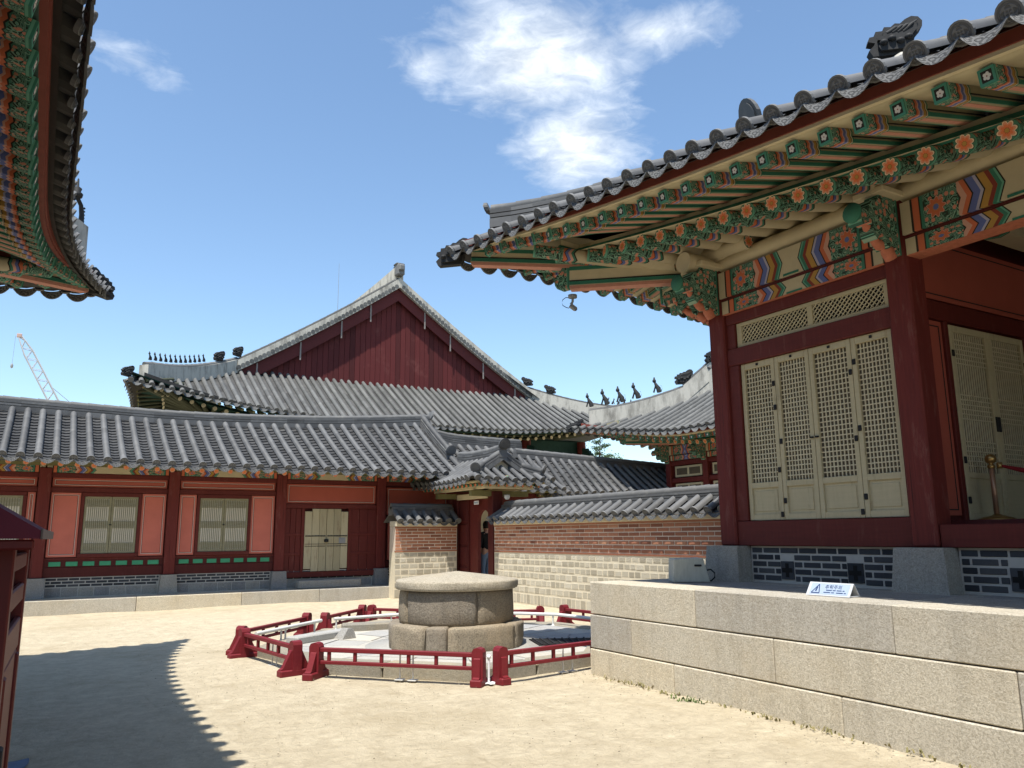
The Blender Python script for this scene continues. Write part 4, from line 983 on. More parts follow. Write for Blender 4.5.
def corridor():
    r = COR; Y = 21.0
    s = MB(); e = [-7.2, -4.6, -2.2, -.2, 2.1, 4.4, 6.3, 8.2]
    block_course(s, 'x', 20.2, -9, e, 10.05, -.1, .30, .5, .004, .012); s.box(-9, 10.0, 20.69, 21.4, 0, .293)
    s.build('stone_base', m['granite'], r)
    xs = [-8.2, -5.4, -2.6, .09, 2.83, 5.44, 8.2, 10.4]
    for x in xs:
        q = MB(); V = []
        for (h, z) in ((.205, .298), (.175, .735)): V += [(x - h, Y - .14 - (.03 if z < .5 else 0), z), (x + h, Y - .14 - (.03 if z < .5 else 0), z), (x + h, Y + .2, z), (x - h, Y + .2, z)]
        q.add(V, [(0, 3, 2, 1), (4, 5, 6, 7), (0, 1, 5, 4), (1, 2, 6, 5), (2, 3, 7, 6), (3, 0, 4, 7)]); q.build('column_base', m['plinth'], r)
        q = MB(); q.box(x - .125, x + .125, Y - .06, Y + .19, .737, 3.2, 0, .012); q.build('column', m['red_v'], r)
    def bars(mb, x0, x1, z0, z1, y, nv, bands, nh):
        for i in range(1, nv): xx = lerp(x0, x1, i / nv); mb.box(xx - .007, xx + .007, y, y + .02, z0, z1)
        for f in bands:
            for i in range(nh): zz = z0 + (z1 - z0) * (f + .145 * (i + .5) / nh); mb.box(x0, x1, y + .003, y + .018, zz - .007, zz + .007)
    def window(x0, x1, z0=1.26, z1=2.56):
        fr = MB(); y = Y + .02; fr.box(x0 - .07, x1 + .07, y - .02, y + .1, z1 + .002, z1 + .09, 0, .006); fr.box(x0 - .07, x1 + .07, y - .03, y + .1, z0 - .09, z0 - .002, 0, .006)
        fr.box(x0 - .075, x0 - .004, y - .015, y + .1, z0, z1, 0, .005); fr.box(x1 + .004, x1 + .075, y - .015, y + .1, z0, z1, 0, .005); w = fr.build('lattice_window', m['red'], r)
        mid = (x0 + x1) / 2
        for a, b in ((x0, mid - .004), (mid + .004, x1)):
            d = MB(); t = .05
            d.box(a, a + t, y + .005, y + .05, z0, z1, 0, .004); d.box(b - t, b, y + .005, y + .05, z0, z1, 0, .004); d.box(a + t, b - t, y + .007, y + .05, z0, z0 + .055); d.box(a + t, b - t, y + .007, y + .05, z1 - .055, z1)
            bars(d, a + t, b - t, z0 + .055, z1 - .055, y + .013, 11, (0.01, .43, .845), 6)
            d.box(a + t, b - t, y + .036, y + .04, z0 + .055, z1 - .055, 1)
            d.build('window_leaf', [m['window_wood'], m['paper']], w)
        k = MB(); k.lathe([(.003, -.012), (.026, -.01), (.026, .01), (.003, .012)], (mid, y - .0, lerp(z0, z1, .5)), 8); k.build('ring_handle', m['iron'], w)
    def panel(x0, x1, z0, z1, mat='panel', y=Y + .045):
        q = MB(); q.box(x0, x1, y, y + .06, z0, z1, 0); p = q.build('wall_panel', m[mat], r); l = MB(); g = .045
        for i, (mi, gg, w) in enumerate(((0, g, .009), (1, g + .012, .008))):
            a, b, c0, c1 = x0 + gg, x1 - gg, z0 + gg, z1 - gg
            for k0, k1, j0, j1 in ((a, b, c0, c0 + w), (a, b, c1 - w, c1), (a, a + w, c0 + w, c1 - w), (b - w, b, c0 + w, c1 - w)): l.box(k0, k1, y - .003, y + .01, j0, j1, mi)
        l.build('panel_line', [m['line_white'], m['line_black']], p)
    def base(x0, x1):
        q = MB(); q.box(x0, x1, Y + .035, Y + .3, .29, .737, 0); n = 1
        brickwork(q, 'x', Y + .035, x0 + .01, x1 - .01, .52, .73, 3, .23, .022, .006, 1); brickwork(q, 'x', Y + .035, x0 + .01, x1 - .01, .305, .515, 1, .33, .016, .007, 2)
        q.build('brick_underfloor', [m['mortar_grey'], m['brick_grey'], m['plinth']], r)
    def skirting(x0, x1, n):
        q = MB(); q.box(x0, x1, Y + .02, Y + .15, .74, .96, 0, .006); q.box(x0, x1, Y + .05, Y + .15, .96, 1.13, 0); q.build('sill_beam', m['red_dark'], r)
        st = (x1 - x0 - .1) / n
        for i in range(n): v = MB(); a = x0 + .05 + st * i + st * .15; v.box(a, a + st * .7, Y + .035, Y + .06, .985, 1.085, 0, .006); v.build('floor_vent', m['vent_green'], r)
    q = MB(); q.box(-9, 10.4, Y + .12, Y + .3, .74, 3.3); q.build('wall_core', m['red_dark'], r)
    q = MB()
    for i in range(len(xs) - 1):
        a, b = xs[i] + .126, xs[i + 1] - .126; q.box(a, b, Y + .0, Y + .14, 2.985, 3.09, 0, .006)
        if i != 5 and i != 6: q.box(a, b, Y + .01, Y + .14, 2.652, 2.765, 0, .006)
    q.build('tie_beam', m['red'], r)
    q = MB()
    for i in range(len(xs) - 1): q.obox((xs[i] + .02, Y + .06, 3.17), (xs[i + 1] - .02, Y + .06, 3.17), .16, .15, 0, (0, 0, 1), 0, None, 2)
    q.build('painted_beam', m['beam_paint'], r)
    q = MB(); q.box(-9, 10.4, Y - .02, Y + .16, 3.25, 3.33); q.build('eave_purlin', m['olive'], r)
    for i, (w0, w1) in ((0, (-7.3, -6.2)), (1, (-4.5, -3.4)), (2, (-1.62, -.30)), (3, (.93, 2.06)), (4, (3.46, 4.62))):
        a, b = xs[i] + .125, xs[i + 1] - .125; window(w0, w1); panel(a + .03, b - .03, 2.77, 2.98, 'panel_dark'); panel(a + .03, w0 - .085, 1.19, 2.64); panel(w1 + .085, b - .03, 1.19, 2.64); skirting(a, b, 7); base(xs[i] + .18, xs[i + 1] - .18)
        q = MB(); q.box(a, b, Y + .03, Y + .14, 1.125, 1.17, 0, .006); q.build('sill_rail', m['red'], r)
    # plank door bay
    base(xs[5] + .18, xs[6] - .18)
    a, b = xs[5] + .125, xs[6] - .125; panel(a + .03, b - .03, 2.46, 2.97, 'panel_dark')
    q = MB(); q.box(a, b, Y + .0, Y + .14, 2.335, 2.452, 0, .008); q.box(a, b, Y - .03, Y + .14, .56, .70, 0, .008); q.box(6.0, 6.08, Y, Y + .14, .70, 2.334, 0, .006); q.box(7.27, 7.35, Y, Y + .14, .70, 2.334, 0, .006); df = q.build('door_frame', m['red'], r)
    for c0, c1 in ((a, 6.0), (7.35, b)):
        n = 3; q = MB()
        for i in range(n): q.box(lerp(c0, c1, i / n) + .004, lerp(c0, c1, (i + 1) / n) - .004, Y + .03, Y + .1, .70, 2.33, 0, .006)
        for zz in (1.12, 1.62): q.box(c0, c1, Y + .015, Y + .04, zz, zz + .07, 0, .005)
        q.build('plank_jamb', m['red'], r)
    for c0, c1 in ((6.085, 6.672), (6.678, 7.265)):
        q = MB(); n = 3
        for i in range(n): q.box(lerp(c0, c1, i / n) + .003, lerp(c0, c1, (i + 1) / n) - .003, Y + .0, Y + .05, .705 + (.06 if (i == 0 and c0 < 6.3) or (i == 2 and c0 > 6.3) else 0), 2.325 - (.07 if (i == 0 and c0 < 6.3) or (i == 2 and c0 > 6.3) else 0), 0, .006, None)
        for zz in (1.40, 1.60): q.box(c0 + .02, c1 - .02, Y - .006, Y + .01, zz, zz + .012, 1)
        d = q.build('plank_door', [m['plank'], m['iron']], r)
        for zz in (1.35, 1.62):
            h = MB(); h.box(c0 + .02, c1 - .02, Y - .010, Y + .004, zz - .006, zz + .006, 0)
            for i in range(7): h.lathe([(.001, -.012), (.016, 0), (.001, .012)], (lerp(c0 + .05, c1 - .05, i / 6), Y - .008, zz), 6)
            h.build('iron_studs', m['iron'], d)
    q = MB(); q.lathe([(.003, -.04), (.06, -.035), (.06, .035), (.003, .04)], (6.675, Y - .012, 1.49), 12); q.build('door_ring', m['iron'], r)
    q = MB(); q.box(7.02, 7.2, Y - .012, Y + .01, 1.42, 1.57, 0, .004); q.build('lock_plate', m['grey_metal'], r)
    # right end bay behind the low wall
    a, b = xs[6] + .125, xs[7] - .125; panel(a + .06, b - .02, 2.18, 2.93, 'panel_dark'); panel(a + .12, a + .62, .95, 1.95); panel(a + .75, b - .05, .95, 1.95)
    q = MB(); q.box(a, b, Y + .0, Y + .14, 1.99, 2.14, 0, .006); q.box(a, b, Y + .0, Y + .14, .74, .92, 0, .006); q.build('sill_beam', m['red_dark'], r); base(xs[6] + .18, xs[7] - .18)
    # eaves
    pr = rafter_proto(r, False, .062, 1.5, True); OO = Vector(OFF[r.name]); n = 0
    x = -5.5
    while x < 10.1:
        o = Vector((x, 19.96, 3.155 + .13 * clip01((2.5 - x) / 5))); M = frame(o - OO, (0, 1, .42))
        if n == 0: pr.matrix_local = M
        else: copy_part(pr, r, M)
        x += .325; n += 1
    q = MB(); q.sheet([[(x, 19.74, 3.20 + .13 * clip01((2.5 - x) / 5)), (x, 21.2, 3.76)] for x in (-9, -4, -1, 2, 6, 10.2)]); q.build('soffit_boards', m['olive'], r)
    q = MB(); sweep_rect(q, [(x, 19.80, 3.225 + .13 * clip01((2.5 - x) / 5)) for x in (-9, -4, -1, 2, 6, 10.2)], .05, .09); q.build('eave_board', m['olive'], r)
    gable_roof(r, cor_pos, -9.0, 10.15, 2.95, .33, .078, True, 6)
    q = MB(); q.sheet([[(x, 22.6 + b, cor_pos(x, 2.95 - b)[2]) for b in (0, 1, 2, 2.95)] for x in np.linspace(-9, 10.15, 20)]); q.build('roof_slope', m['tile'], r)
    rd = MB(); ridge_sweep(rd, [Vector(cor_pos(x, 2.95)) for x in np.linspace(-9, 10.35, 40)], .28, .20, 3)
    vp = [Vector(cor_pos(10.12, b)) for b in np.linspace(.95, 2.95, 10)]; ridge_sweep(rd, vp, .24, .22, 3); rd.build('roof_ridge', m['ridge'], r)
    mangwa(r, vp[0] + Vector((0, -.05, .22)), (0, -1, 0), .16); mangwa(r, Vector(cor_pos(10.35, 2.95)) + Vector((.05, 0, .24)), (1, 0, 0), .18)
    q = MB(); q.add([(10.1, 19.8, 3.1), (10.1, 25.4, 3.1), (10.1, 22.6, 4.75)], [(0, 1, 2)]); q.build('gable_wall', m['red_dark'], r)
    # rear wall so the building has depth
    q = MB(); q.box(-9, 10.3, 24.3, 24.45, 0, 3.2); q.box(10.2, 10.35, 21.3, 24.4, 0, 3.2); q.build('rear_wall', m['red_dark'], r)
corridor()
def step_stone():
    q = MB(); q.box(5.86, 7.52, 20.56, 20.88, .297, .50, 0, .02); o = q.build('stone_step', m['plinth'], None, (6.7, 20.7, .297)); tag(o, 'long grey stone step lying below the cream plank door', 'step')
step_stone()
# lower roof continuing behind the gate
CON = thing('corridor_building', 'small lower tiled roof continuing from the right end of the red corridor, behind the gate', 'corridor', (12, 22, 0))
def connecting():
    r = CON; f = lambda a, b: (a, 20.0 + b, 2.95 + b * (.50 + .02 * b) + .02 * (13 - a))
    gable_roof(r, f, 10.4, 13.6, 2.6, .33, .075, True, 6); q = MB(); q.sheet([[(x, 22.6 + b, f(x, 2.6 - b)[2]) for b in (0, 1.2, 2.6)] for x in (10.4, 12, 13.6)]); q.build('roof_slope', m['tile'], r)
    rd = MB(); ridge_sweep(rd, [Vector(f(x, 2.6)) + Vector((0, 0, .12 * clip01((11.5 - x)) ** 2)) for x in np.linspace(10.3, 13.7, 9)], .26, .26, 4); rd.build('roof_ridge', m['ridge'], r)
    q = MB(); q.box(10.4, 13.5, 21.0, 24, 0, 3.2); q.build('wall', m['red'], r); q = MB(); q.box(10.4, 13.6, 20.2, 20.9, 2.85, 2.95); q.build('soffit_boards', m['olive'], r)
connecting()

# ================================================================== walls with tiled copings
def brick_wall(axis, c, a0, a1, th, label, ends=(True, True)):
    loc = (c + th / 2, (a0 + a1) / 2, 0) if axis == 'y' else ((a0 + a1) / 2, c + th / 2, 0)
    r = thing('brick_wall', label, 'wall', loc)
    def bx(mb, p0, p1, s0, s1, z0, z1, mi=0, ch=0):
        if axis == 'y': mb.box(p0, p1, s0, s1, z0, z1, mi, ch)
        else: mb.box(s0, s1, p0, p1, z0, z1, mi, ch)
    q = MB(); bx(q, c, c + th, a0, a1, -.1, 1.175); rows = [(.0, .24, .17, 2), (.25, .41, .22, 0), (.42, .575, .22, 0), (.585, .735, .21, 0), (.745, .885, .22, 0), (.895, 1.03, .21, 0), (1.04, 1.165, .22, 0)]
    for z0, z1, bl, tall in rows:
        a = a0 + random.uniform(-.1, 0)
        while a < a1:
            b = a + bl * random.uniform(.75, 1.25); s0, s1 = max(a, a0) + .013, min(b, a1) - .013
            if s1 - s0 > .05: bx(q, c - .003 - random.uniform(0, .006), c + .05, s0, s1, z0 + .014 + random.uniform(0, .008), z1 - .012 - random.uniform(0, .008), 1, .006)
            a = b
    q.build('stone_base', [m['mortar_wall'], m['wallstone']], r)
    q = MB(); bx(q, c, c + th, a0, a1, 1.175, 1.842); bx(q, c - .012, c + .02, a0, a1, 1.178, 1.215, 1); bx(q, c - .012, c + .02, a0, a1, 1.80, 1.838, 1)
    brickwork(q, axis, c, a0 + .005, a1 - .005, 1.222, 1.797, 7, .335, .020, .008, 1); q.build('brick_band', [m['mortar'], m['brick']], r)
    q = MB(); bx(q, c - .03, c + th + .03, a0, a1, 1.843, 1.985, 0, .01); q.build('cornice', m['mortar_wall'], r)
    ez, B = 1.985, .44; pe = c - .10
    f = (lambda a, b: (pe + b, a, ez + .58 * b + .08 * b * b)) if axis == 'y' else (lambda a, b: (a, pe + b, ez + .58 * b + .08 * b * b))
    rows_n = int(round((a1 - a0) / .33)); rows = [a0 + .06 + (a1 - a0 - .12) * k / rows_n for k in range(rows_n + 1)]; A, P, C = MB(), MB(), MB()
    tile_rows(A, P, C, rows, lambda a: 0.0, lambda a: B, f, .33, .078, 8, .36, True, .07, .04)
    A.build('coping_tiles', m['tile'], r); P.build('pan_tiles', m['tile_pan'], r); C.build('eave_end_tiles', [m['tile_disc'], m['drip']], r)
    q = MB(); k = (lambda a, b, z: (pe + b, a, z)) if axis == 'y' else (lambda a, b, z: (a, pe + b, z))
    q.sheet([[k(a, b, z) for b, z in ((B, f(a, B)[2] - .02 if axis else 0), (2 * B + .06, ez - .03))] for a in (a0, a1)]); q.build('coping_back', m['tile'], r)
    rd = MB(); ridge_sweep(rd, [Vector(f(a, B)) + Vector((0, 0, -.04)) for a in np.linspace(a0, a1, 12)], .30, .15, 3); rd.build('coping_ridge', m['ridge'], r)
    return r
brick_wall('y', 10.1, 6.2, 17.97, .46, 'long brick and stone wall with tiled coping between the gate and the right hall')
brick_wall('x', 19.86, 8.16, 9.98, .36, 'short brick and stone wall left of the small gate')

# ================================================================== small gate
GATE = thing('gate', 'small tiled roof gate with dark red posts standing open in the brick wall', 'gate', (10.25, 19.1, 0))
GR = Roof(GATE, 10.35, 19.15, R(90), 1.70, 1.12, .10, 2.95, .10, 1.4, lambda b: .50 * b + .08 * b * b, .55, 1.6, 1.2, .28, .85)
def gate():
    r = GATE
    for y0, y1 in ((20.02, 20.30), (18.02, 18.28)):
        q = MB(); q.box(10.08, 10.38, y0, y1, 0, 2.72, 0, .012); q.build('post', m['red_dark'], r)
    q = MB(); q.box(10.12, 10.2, 19.43, 20.018, .22, 2.62, 0)
    for z0, z1 in ((.3, .75), (.82, 1.3), (1.37, 1.9), (1.97, 2.5)): q.box(10.10, 10.13, 19.50, 19.95, z0, z1, 0, .012)
    q.build('side_panel', m['red_dark'], r)
    q = MB(); q.box(10.06, 12.4, 18.282, 20.018, 0, .22, 0, .02); q.build('threshold', m['plinth'], r)
    # arched door frame
    W0, W1 = 18.32, 18.98; poly = [(18.285, .22), (W0, .22), (W0, 1.95)]
    c, rad = (W0 + W1) / 2, (W1 - W0) / 2
    poly += [(c - rad * math.cos(t), 1.95 + rad * .95 * math.sin(t)) for t in np.linspace(0, PI, 12)][1:-1] + [(W1, 1.95), (W1, .22), (19.428, .22), (19.428, 2.55), (18.285, 2.55)]
    q = MB(); n = len(poly)
    q.prism(poly, (10.21, 0, 0), (0, 1, 0), (0, 0, 1), (1, 0, 0), .09); q.build('arch_frame', m['red'], r)
    q = MB(); q.box(10.32, 11.4, 20.02, 20.07, .24, 2.3, 0, .006); q.build('open_door', m['cream'], r)
    q = MB(); q.box(10.05, 10.06 + .09, 18.285, 20.015, 2.555, 2.70, 0, .008); q.build('lintel', m['cream'], r)
    q = MB(); q.box(10.04, 10.055, 18.72, 18.98, 2.40, 2.50, 0, .004); q.box(10.037, 10.041, 18.75, 18.95, 2.43, 2.47, 1); q.build('name_plate', [m['white'], m['sign_blue']], r)
    q = MB(); q.box(9.62, 11.08, 17.62, 17.72, 2.76, 2.86, 0, .01); q.box(9.62, 9.72, 17.7, 20.6, 2.76, 2.86, 0, .01); q.box(10.98, 11.08, 17.7, 20.6, 2.76, 2.86, 0, .01); q.build('eave_beam', m['cream'], r)
    q = MB(); q.obox((9.5, 18.15, 2.66), (11.2, 18.15, 2.66), .14, .14, 0, (0, 0, 1), 0, None, 2); q.obox((9.5, 20.16, 2.66), (11.2, 20.16, 2.66), .14, .14, 0, (0, 0, 1), 0, None, 2); q.build('cross_arm', m['olive'], r)
    pr = rafter_proto(r, False, .04, 1.0, True); OO = Vector(OFF[r.name]); n = 0
    for k in range(14):
        o = Vector((9.36, 17.6 + .24 * k, 2.83)); M = frame(o - OO, (1, 0, .25))
        if n == 0: pr.matrix_local = M
        else: copy_part(pr, r, M)
        n += 1
    for k in range(8): copy_part(pr, r, frame(Vector((9.5 + .24 * k, 17.53, 2.83)) - OO, (0, 1, .25)))
    q = MB(); q.box(9.3, 11.4, 17.5, 20.8, 2.90, 2.94); q.build('soffit_boards', m['soffit'], r)
    for s in SIDES:
        if s in ('v+', 'u-'): GR.tiles(s, None, None, True, .075, 8)
        else: GR.coarse(s, m['tile'])
    rd = MB(); crest = [p + Vector((0, 0, .0)) for p in GR.crest(8, .1)]; ridge_sweep(rd, crest, .24, .20, 3)
    for su in (1, -1):
        for sv in (1, -1): h = GR.hip(su, sv, .22, .60, 6); ridge_sweep(rd, h, .18, .13, 2); mangwa(r, h[0] + Vector((0, 0, .18)), (h[0] - h[-1]) * Vector((1, 1, 0)), .14)
    for sv in (1, -1): ridge_sweep(rd, GR.verge(-1, sv, 6, .0, .45), .18, .13, 2)
    rd.build('roof_ridge', m['ridge'], r); e = crest[0]; mangwa(r, e + Vector((0, -.04, .24)), (0, -1, 0), .17)
    q = MB(); q.add([(10.35 - .75, 18.05, 3.25), (10.35 + .75, 18.05, 3.25), (10.35, 18.05, 3.62)], [(0, 1, 2)]); q.build('gable_wall', m['mortar_wall'], r)
gate()

# ================================================================== great hall behind the corridor
BIG = thing('palace_hall', 'great hall behind the corridor with a huge dark red gable', 'hall', (13.7, 36, 0))
BH = Roof(BIG, 13.7, 44.0, R(90), 14.0, 10.7, .8, 6.10, 1.25, 9.0, lambda b: .585 * b + .0065 * b * b, 3.6, 2.0, 7.0, .34, 2.6)
FAR = None
def great_hall():
    r = BIG; mt = (m['tile_far'], m['tile_pan_far'], m['tile_far'], m['tile_far'])
    BH.tiles('u-', None, None, False, .085, 5, .6, mt); BH.tiles('v+', -14.5, -8, False, .085, 5, .6, mt)
    G = MB(); G.sheet([[BH.P('v+', a, b) for b in (0, 3, 6, 10.7)] for a in (-8, 0, 8, 10.4)]); G.build('roof_slope', m['tile_far'], r)
    BH.coarse('v-', m['tile_far']); BH.coarse('u+', m['tile_far'])
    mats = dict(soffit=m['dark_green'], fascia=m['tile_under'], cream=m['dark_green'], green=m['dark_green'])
    BH.boards('u-', -11.4, 11.4, 50, True, mats); BH.boards('v+', -14.7, 2, 40, True, mats)
    pr = rafter_proto(r, False, .085, 2.0, True); pr2 = rafter_proto(r, False, .06, 1.2, True, 'flying_rafter'); pr2.data.materials[0] = m['dark_olive']; pr2.data.materials[1] = m['olive']; pr.data.materials[0] = m['dark_olive']
    pr.data.materials[1] = m['cream']
    BH.rafters('u-', -11.2, 11.2, .42, pr, pr2); BH.rafters('v+', -14.4, -5, .42, pr, pr2)
    # ridges in white plaster
    rd = MB()
    for su, sv in ((-1, 1), (-1, -1)): ridge_sweep(rd, BH.hip(su, sv, .55, 3.6, 16), .40, .48, 1, 0, True, True, True, 1)
    for sv in (1, -1): ridge_sweep(rd, BH.verge(-1, sv, 16, .12), .44, .38, 1, 0, True, True, True, 1)
    ridge_sweep(rd, BH.crest(), .5, .72, 1, 0, True, True, True, 1); rd.build('plaster_ridge', [m['plaster'], m['ridge']], r)
    # verge tiles along the gable edge: a row of round tile ends
    q = MB()
    for sv in (1, -1):
        V = BH.verge(-1, sv, 44, .02, 3.3)
        for p in V[:-1]: q.tube([p + Vector((0, -.34, .06)), p + Vector((0, .3, .10))], .095, 8, 0)
    q.build('verge_tiles', m['tile_far'], r)
    # gable: board cladding, bargeboards, iron straps
    yg = 44 - 14 + 3.6 + .10; q = MB(); z0 = 6.1 + BH.prof(3.5); n = 58
    for k in range(n):
        x0, x1 = lerp(-7.1, 7.1, k / n), lerp(-7.1, 7.1, (k + 1) / n); zt = lambda x: 6.1 + BH.prof(10.7 - abs(x)) - .12; v = random.random(); g = random.uniform(0, .012)
        q.add([(13.7 + x0 + .008, yg - g, z0), (13.7 + x1 - .008, yg - g, z0), (13.7 + x1 - .008, yg - g, zt(x1)), (13.7 + x0 + .008, yg - g, zt(x0)), (13.7 + x0 + .008, yg + .05, z0), (13.7 + x1 - .008, yg + .05, z0), (13.7 + x1 - .008, yg + .05, zt(x1)), (13.7 + x0 + .008, yg + .05, zt(x0))],
              [(0, 1, 2, 3), (0, 3, 7, 4), (1, 5, 6, 2)], 0, None, v)
    q.box(13.7 - 7.3, 13.7 + 7.3, yg + .03, yg + .06, z0 - .3, z0 + .05, 1)
    q.add([(13.7 - 7.2, yg + .055, z0), (13.7 + 7.2, yg + .055, z0), (13.7, yg + .055, 6.1 + BH.prof(10.7) - .15)], [(0, 1, 2)], 1); q.build('gable_boards', [m['gable'], m['red_dark']], r)
    for sv in (1, -1):
        P = [p + Vector((0, -.10, -.42)) for p in BH.verge(-1, sv, 16, .0, 3.5)]; q = MB(); V = []
        for p in P: V += [p + Vector((0, -.05, -.26)), p + Vector((0, .05, -.26)), p + Vector((0, .05, .34)), p + Vector((0, -.05, .34))]
        q.add(V, [(k * 4 + j, k * 4 + (j + 1) % 4, k * 4 + 4 + (j + 1) % 4, k * 4 + 4 + j) for k in range(len(P) - 1) for j in range(4)]); bb = q.build('bargeboard', m['gable_dark'], r)
        for k in (2, 6, 10, 13): q = MB(); p = P[k]; q.box(p.x - .03, p.x + .03, p.y - .085, p.y - .055, p.z - .50, p.z + .30); q.build('iron_strap', m['white_rust'], bb)
    q = MB(); ridge_sweep(q, [Vector((x, 30 + 3.6 + .35, z0 - .12 + 0)) for x in np.linspace(13.7 - 7.1, 13.7 + 7.1, 8)], .3, .18, 1, 0, True, True, True, 0); q.build('flashing_ridge', m['plaster'], r)
    # body below the eaves
    q = MB(); q.box(3.6, 23.8, 33.2, 54, 0, 6.3); q.build('wall', m['dark_green'], r); q = MB(); q.box(3.7, 23.7, 33.05, 33.19, 4.6, 6.2); q.build('bracket_band', m['dark_green'], r)
    for x in (3.8, 7.1, 10.4, 13.7, 17, 20.3, 23.6): q = MB(); q.tube([(x, 32.9, 0), (x, 32.9, 6.2)], .22, 12); q.build('column', m['red'], r)
    for x in (3.8, 7.1, 10.4, 13.7, 17, 20.3, 23.6): q = MB(); bracket_plate(q, (x, 32.75, 5.5), (0, -1, 0), .9, .2); q.build('column_bracket', m['dark_green'], r)
    q = MB(); q.obox((3.6, 32.95, 5.0), (23.8, 32.95, 5.0), .3, .5, 0); q.build('painted_beam', m['dark_green'], r)
    # ornaments
    a = Vector(BH.crest()[0]) + Vector((0, -.15, .62)); q = MB(); q.box(a.x - .19, a.x + .19, a.y - .2, a.y + .4, a.z - .3, a.z + .26, 0, .06); q.box(a.x - .23, a.x + .23, a.y - .1, a.y + .3, a.z + .22, a.z + .33, 0, .05); q.box(a.x - .14, a.x + .14, a.y - .32, a.y - .1, a.z - .1, a.z + .18, 0, .05); q.build('ridge_end_tile', m['ridge'], r)
    for sv in (1, -1):
        h = BH.hip(-1, sv, .55, 3.6, 40); dv = Vector((-sv, -1, 0)); pr = None
        for k in range(12 if sv > 0 else 5):
            p = h[2 + 2 * k] + Vector((0, 0, .64))
            f = figurine_mesh(r, p, .62)
            # face the figure outwards
            ang = math.atan2(dv.y, dv.x) + PI; Mz = Matrix.Translation(p - Vector(OFF[r.name])) @ Matrix.Rotation(ang, 4, 'Z') @ Matrix.Translation(-(p - Vector(OFF[r.name]))); f.matrix_local = Mz
        dragon_head(r, h[31] + Vector((0, 0, .66)), dv, .8); dragon_head(r, h[-1] + Vector((0, -.1, .68)), dv, .8)
        dragon_head(r, h[0] + Vector((0, 0, .0)) + dv * .55, dv, .7, m['figurine'], 'corner_beast_tile')
def extra_mats():
    t = NT('gable_boards_paint'); g = t.noise(3, 7, .65, t.coord('Object', (9, 9, .5))); v = t.var(); w = t.noise(1.2, 8, .7)
    col = t.mix(v, (.060, .010, .010), (.130, .022, .021)); col = t.mix(t.M('MULTIPLY', g, .6), col, (.07, .015, .014)); k = t.M('MULTIPLY', t.M('SUBTRACT', w, .56), 5, clamp=True); col = t.mix(t.M('MULTIPLY', k, .45), col, (.24, .09, .075))
    m['gable'] = t.out(col, .75, g, .3, .01); m['gable_dark'] = wood('bargeboard_paint', (.10, .017, .016), (.16, .06, .05)); m['white_rust'] = plain('pale_iron', (.24, .21, .19), .6, .4, 8)
extra_mats(); great_hall()
def lightning_rod():
    q = MB(); q.tube([(13.1, 40.6, 13.2), (13.1, 40.6, 16.35)], [.014, .007], 6); q.tube([(13.1, 40.6, 13.1), (13.1, 40.6, 13.35)], .06, 6); o = q.build('lightning_rod', m['grey_metal'], None, (13.1, 40.6, 13.1)); tag(o, 'thin lightning rod standing on the roof of the great hall', 'lightning rod')
lightning_rod()

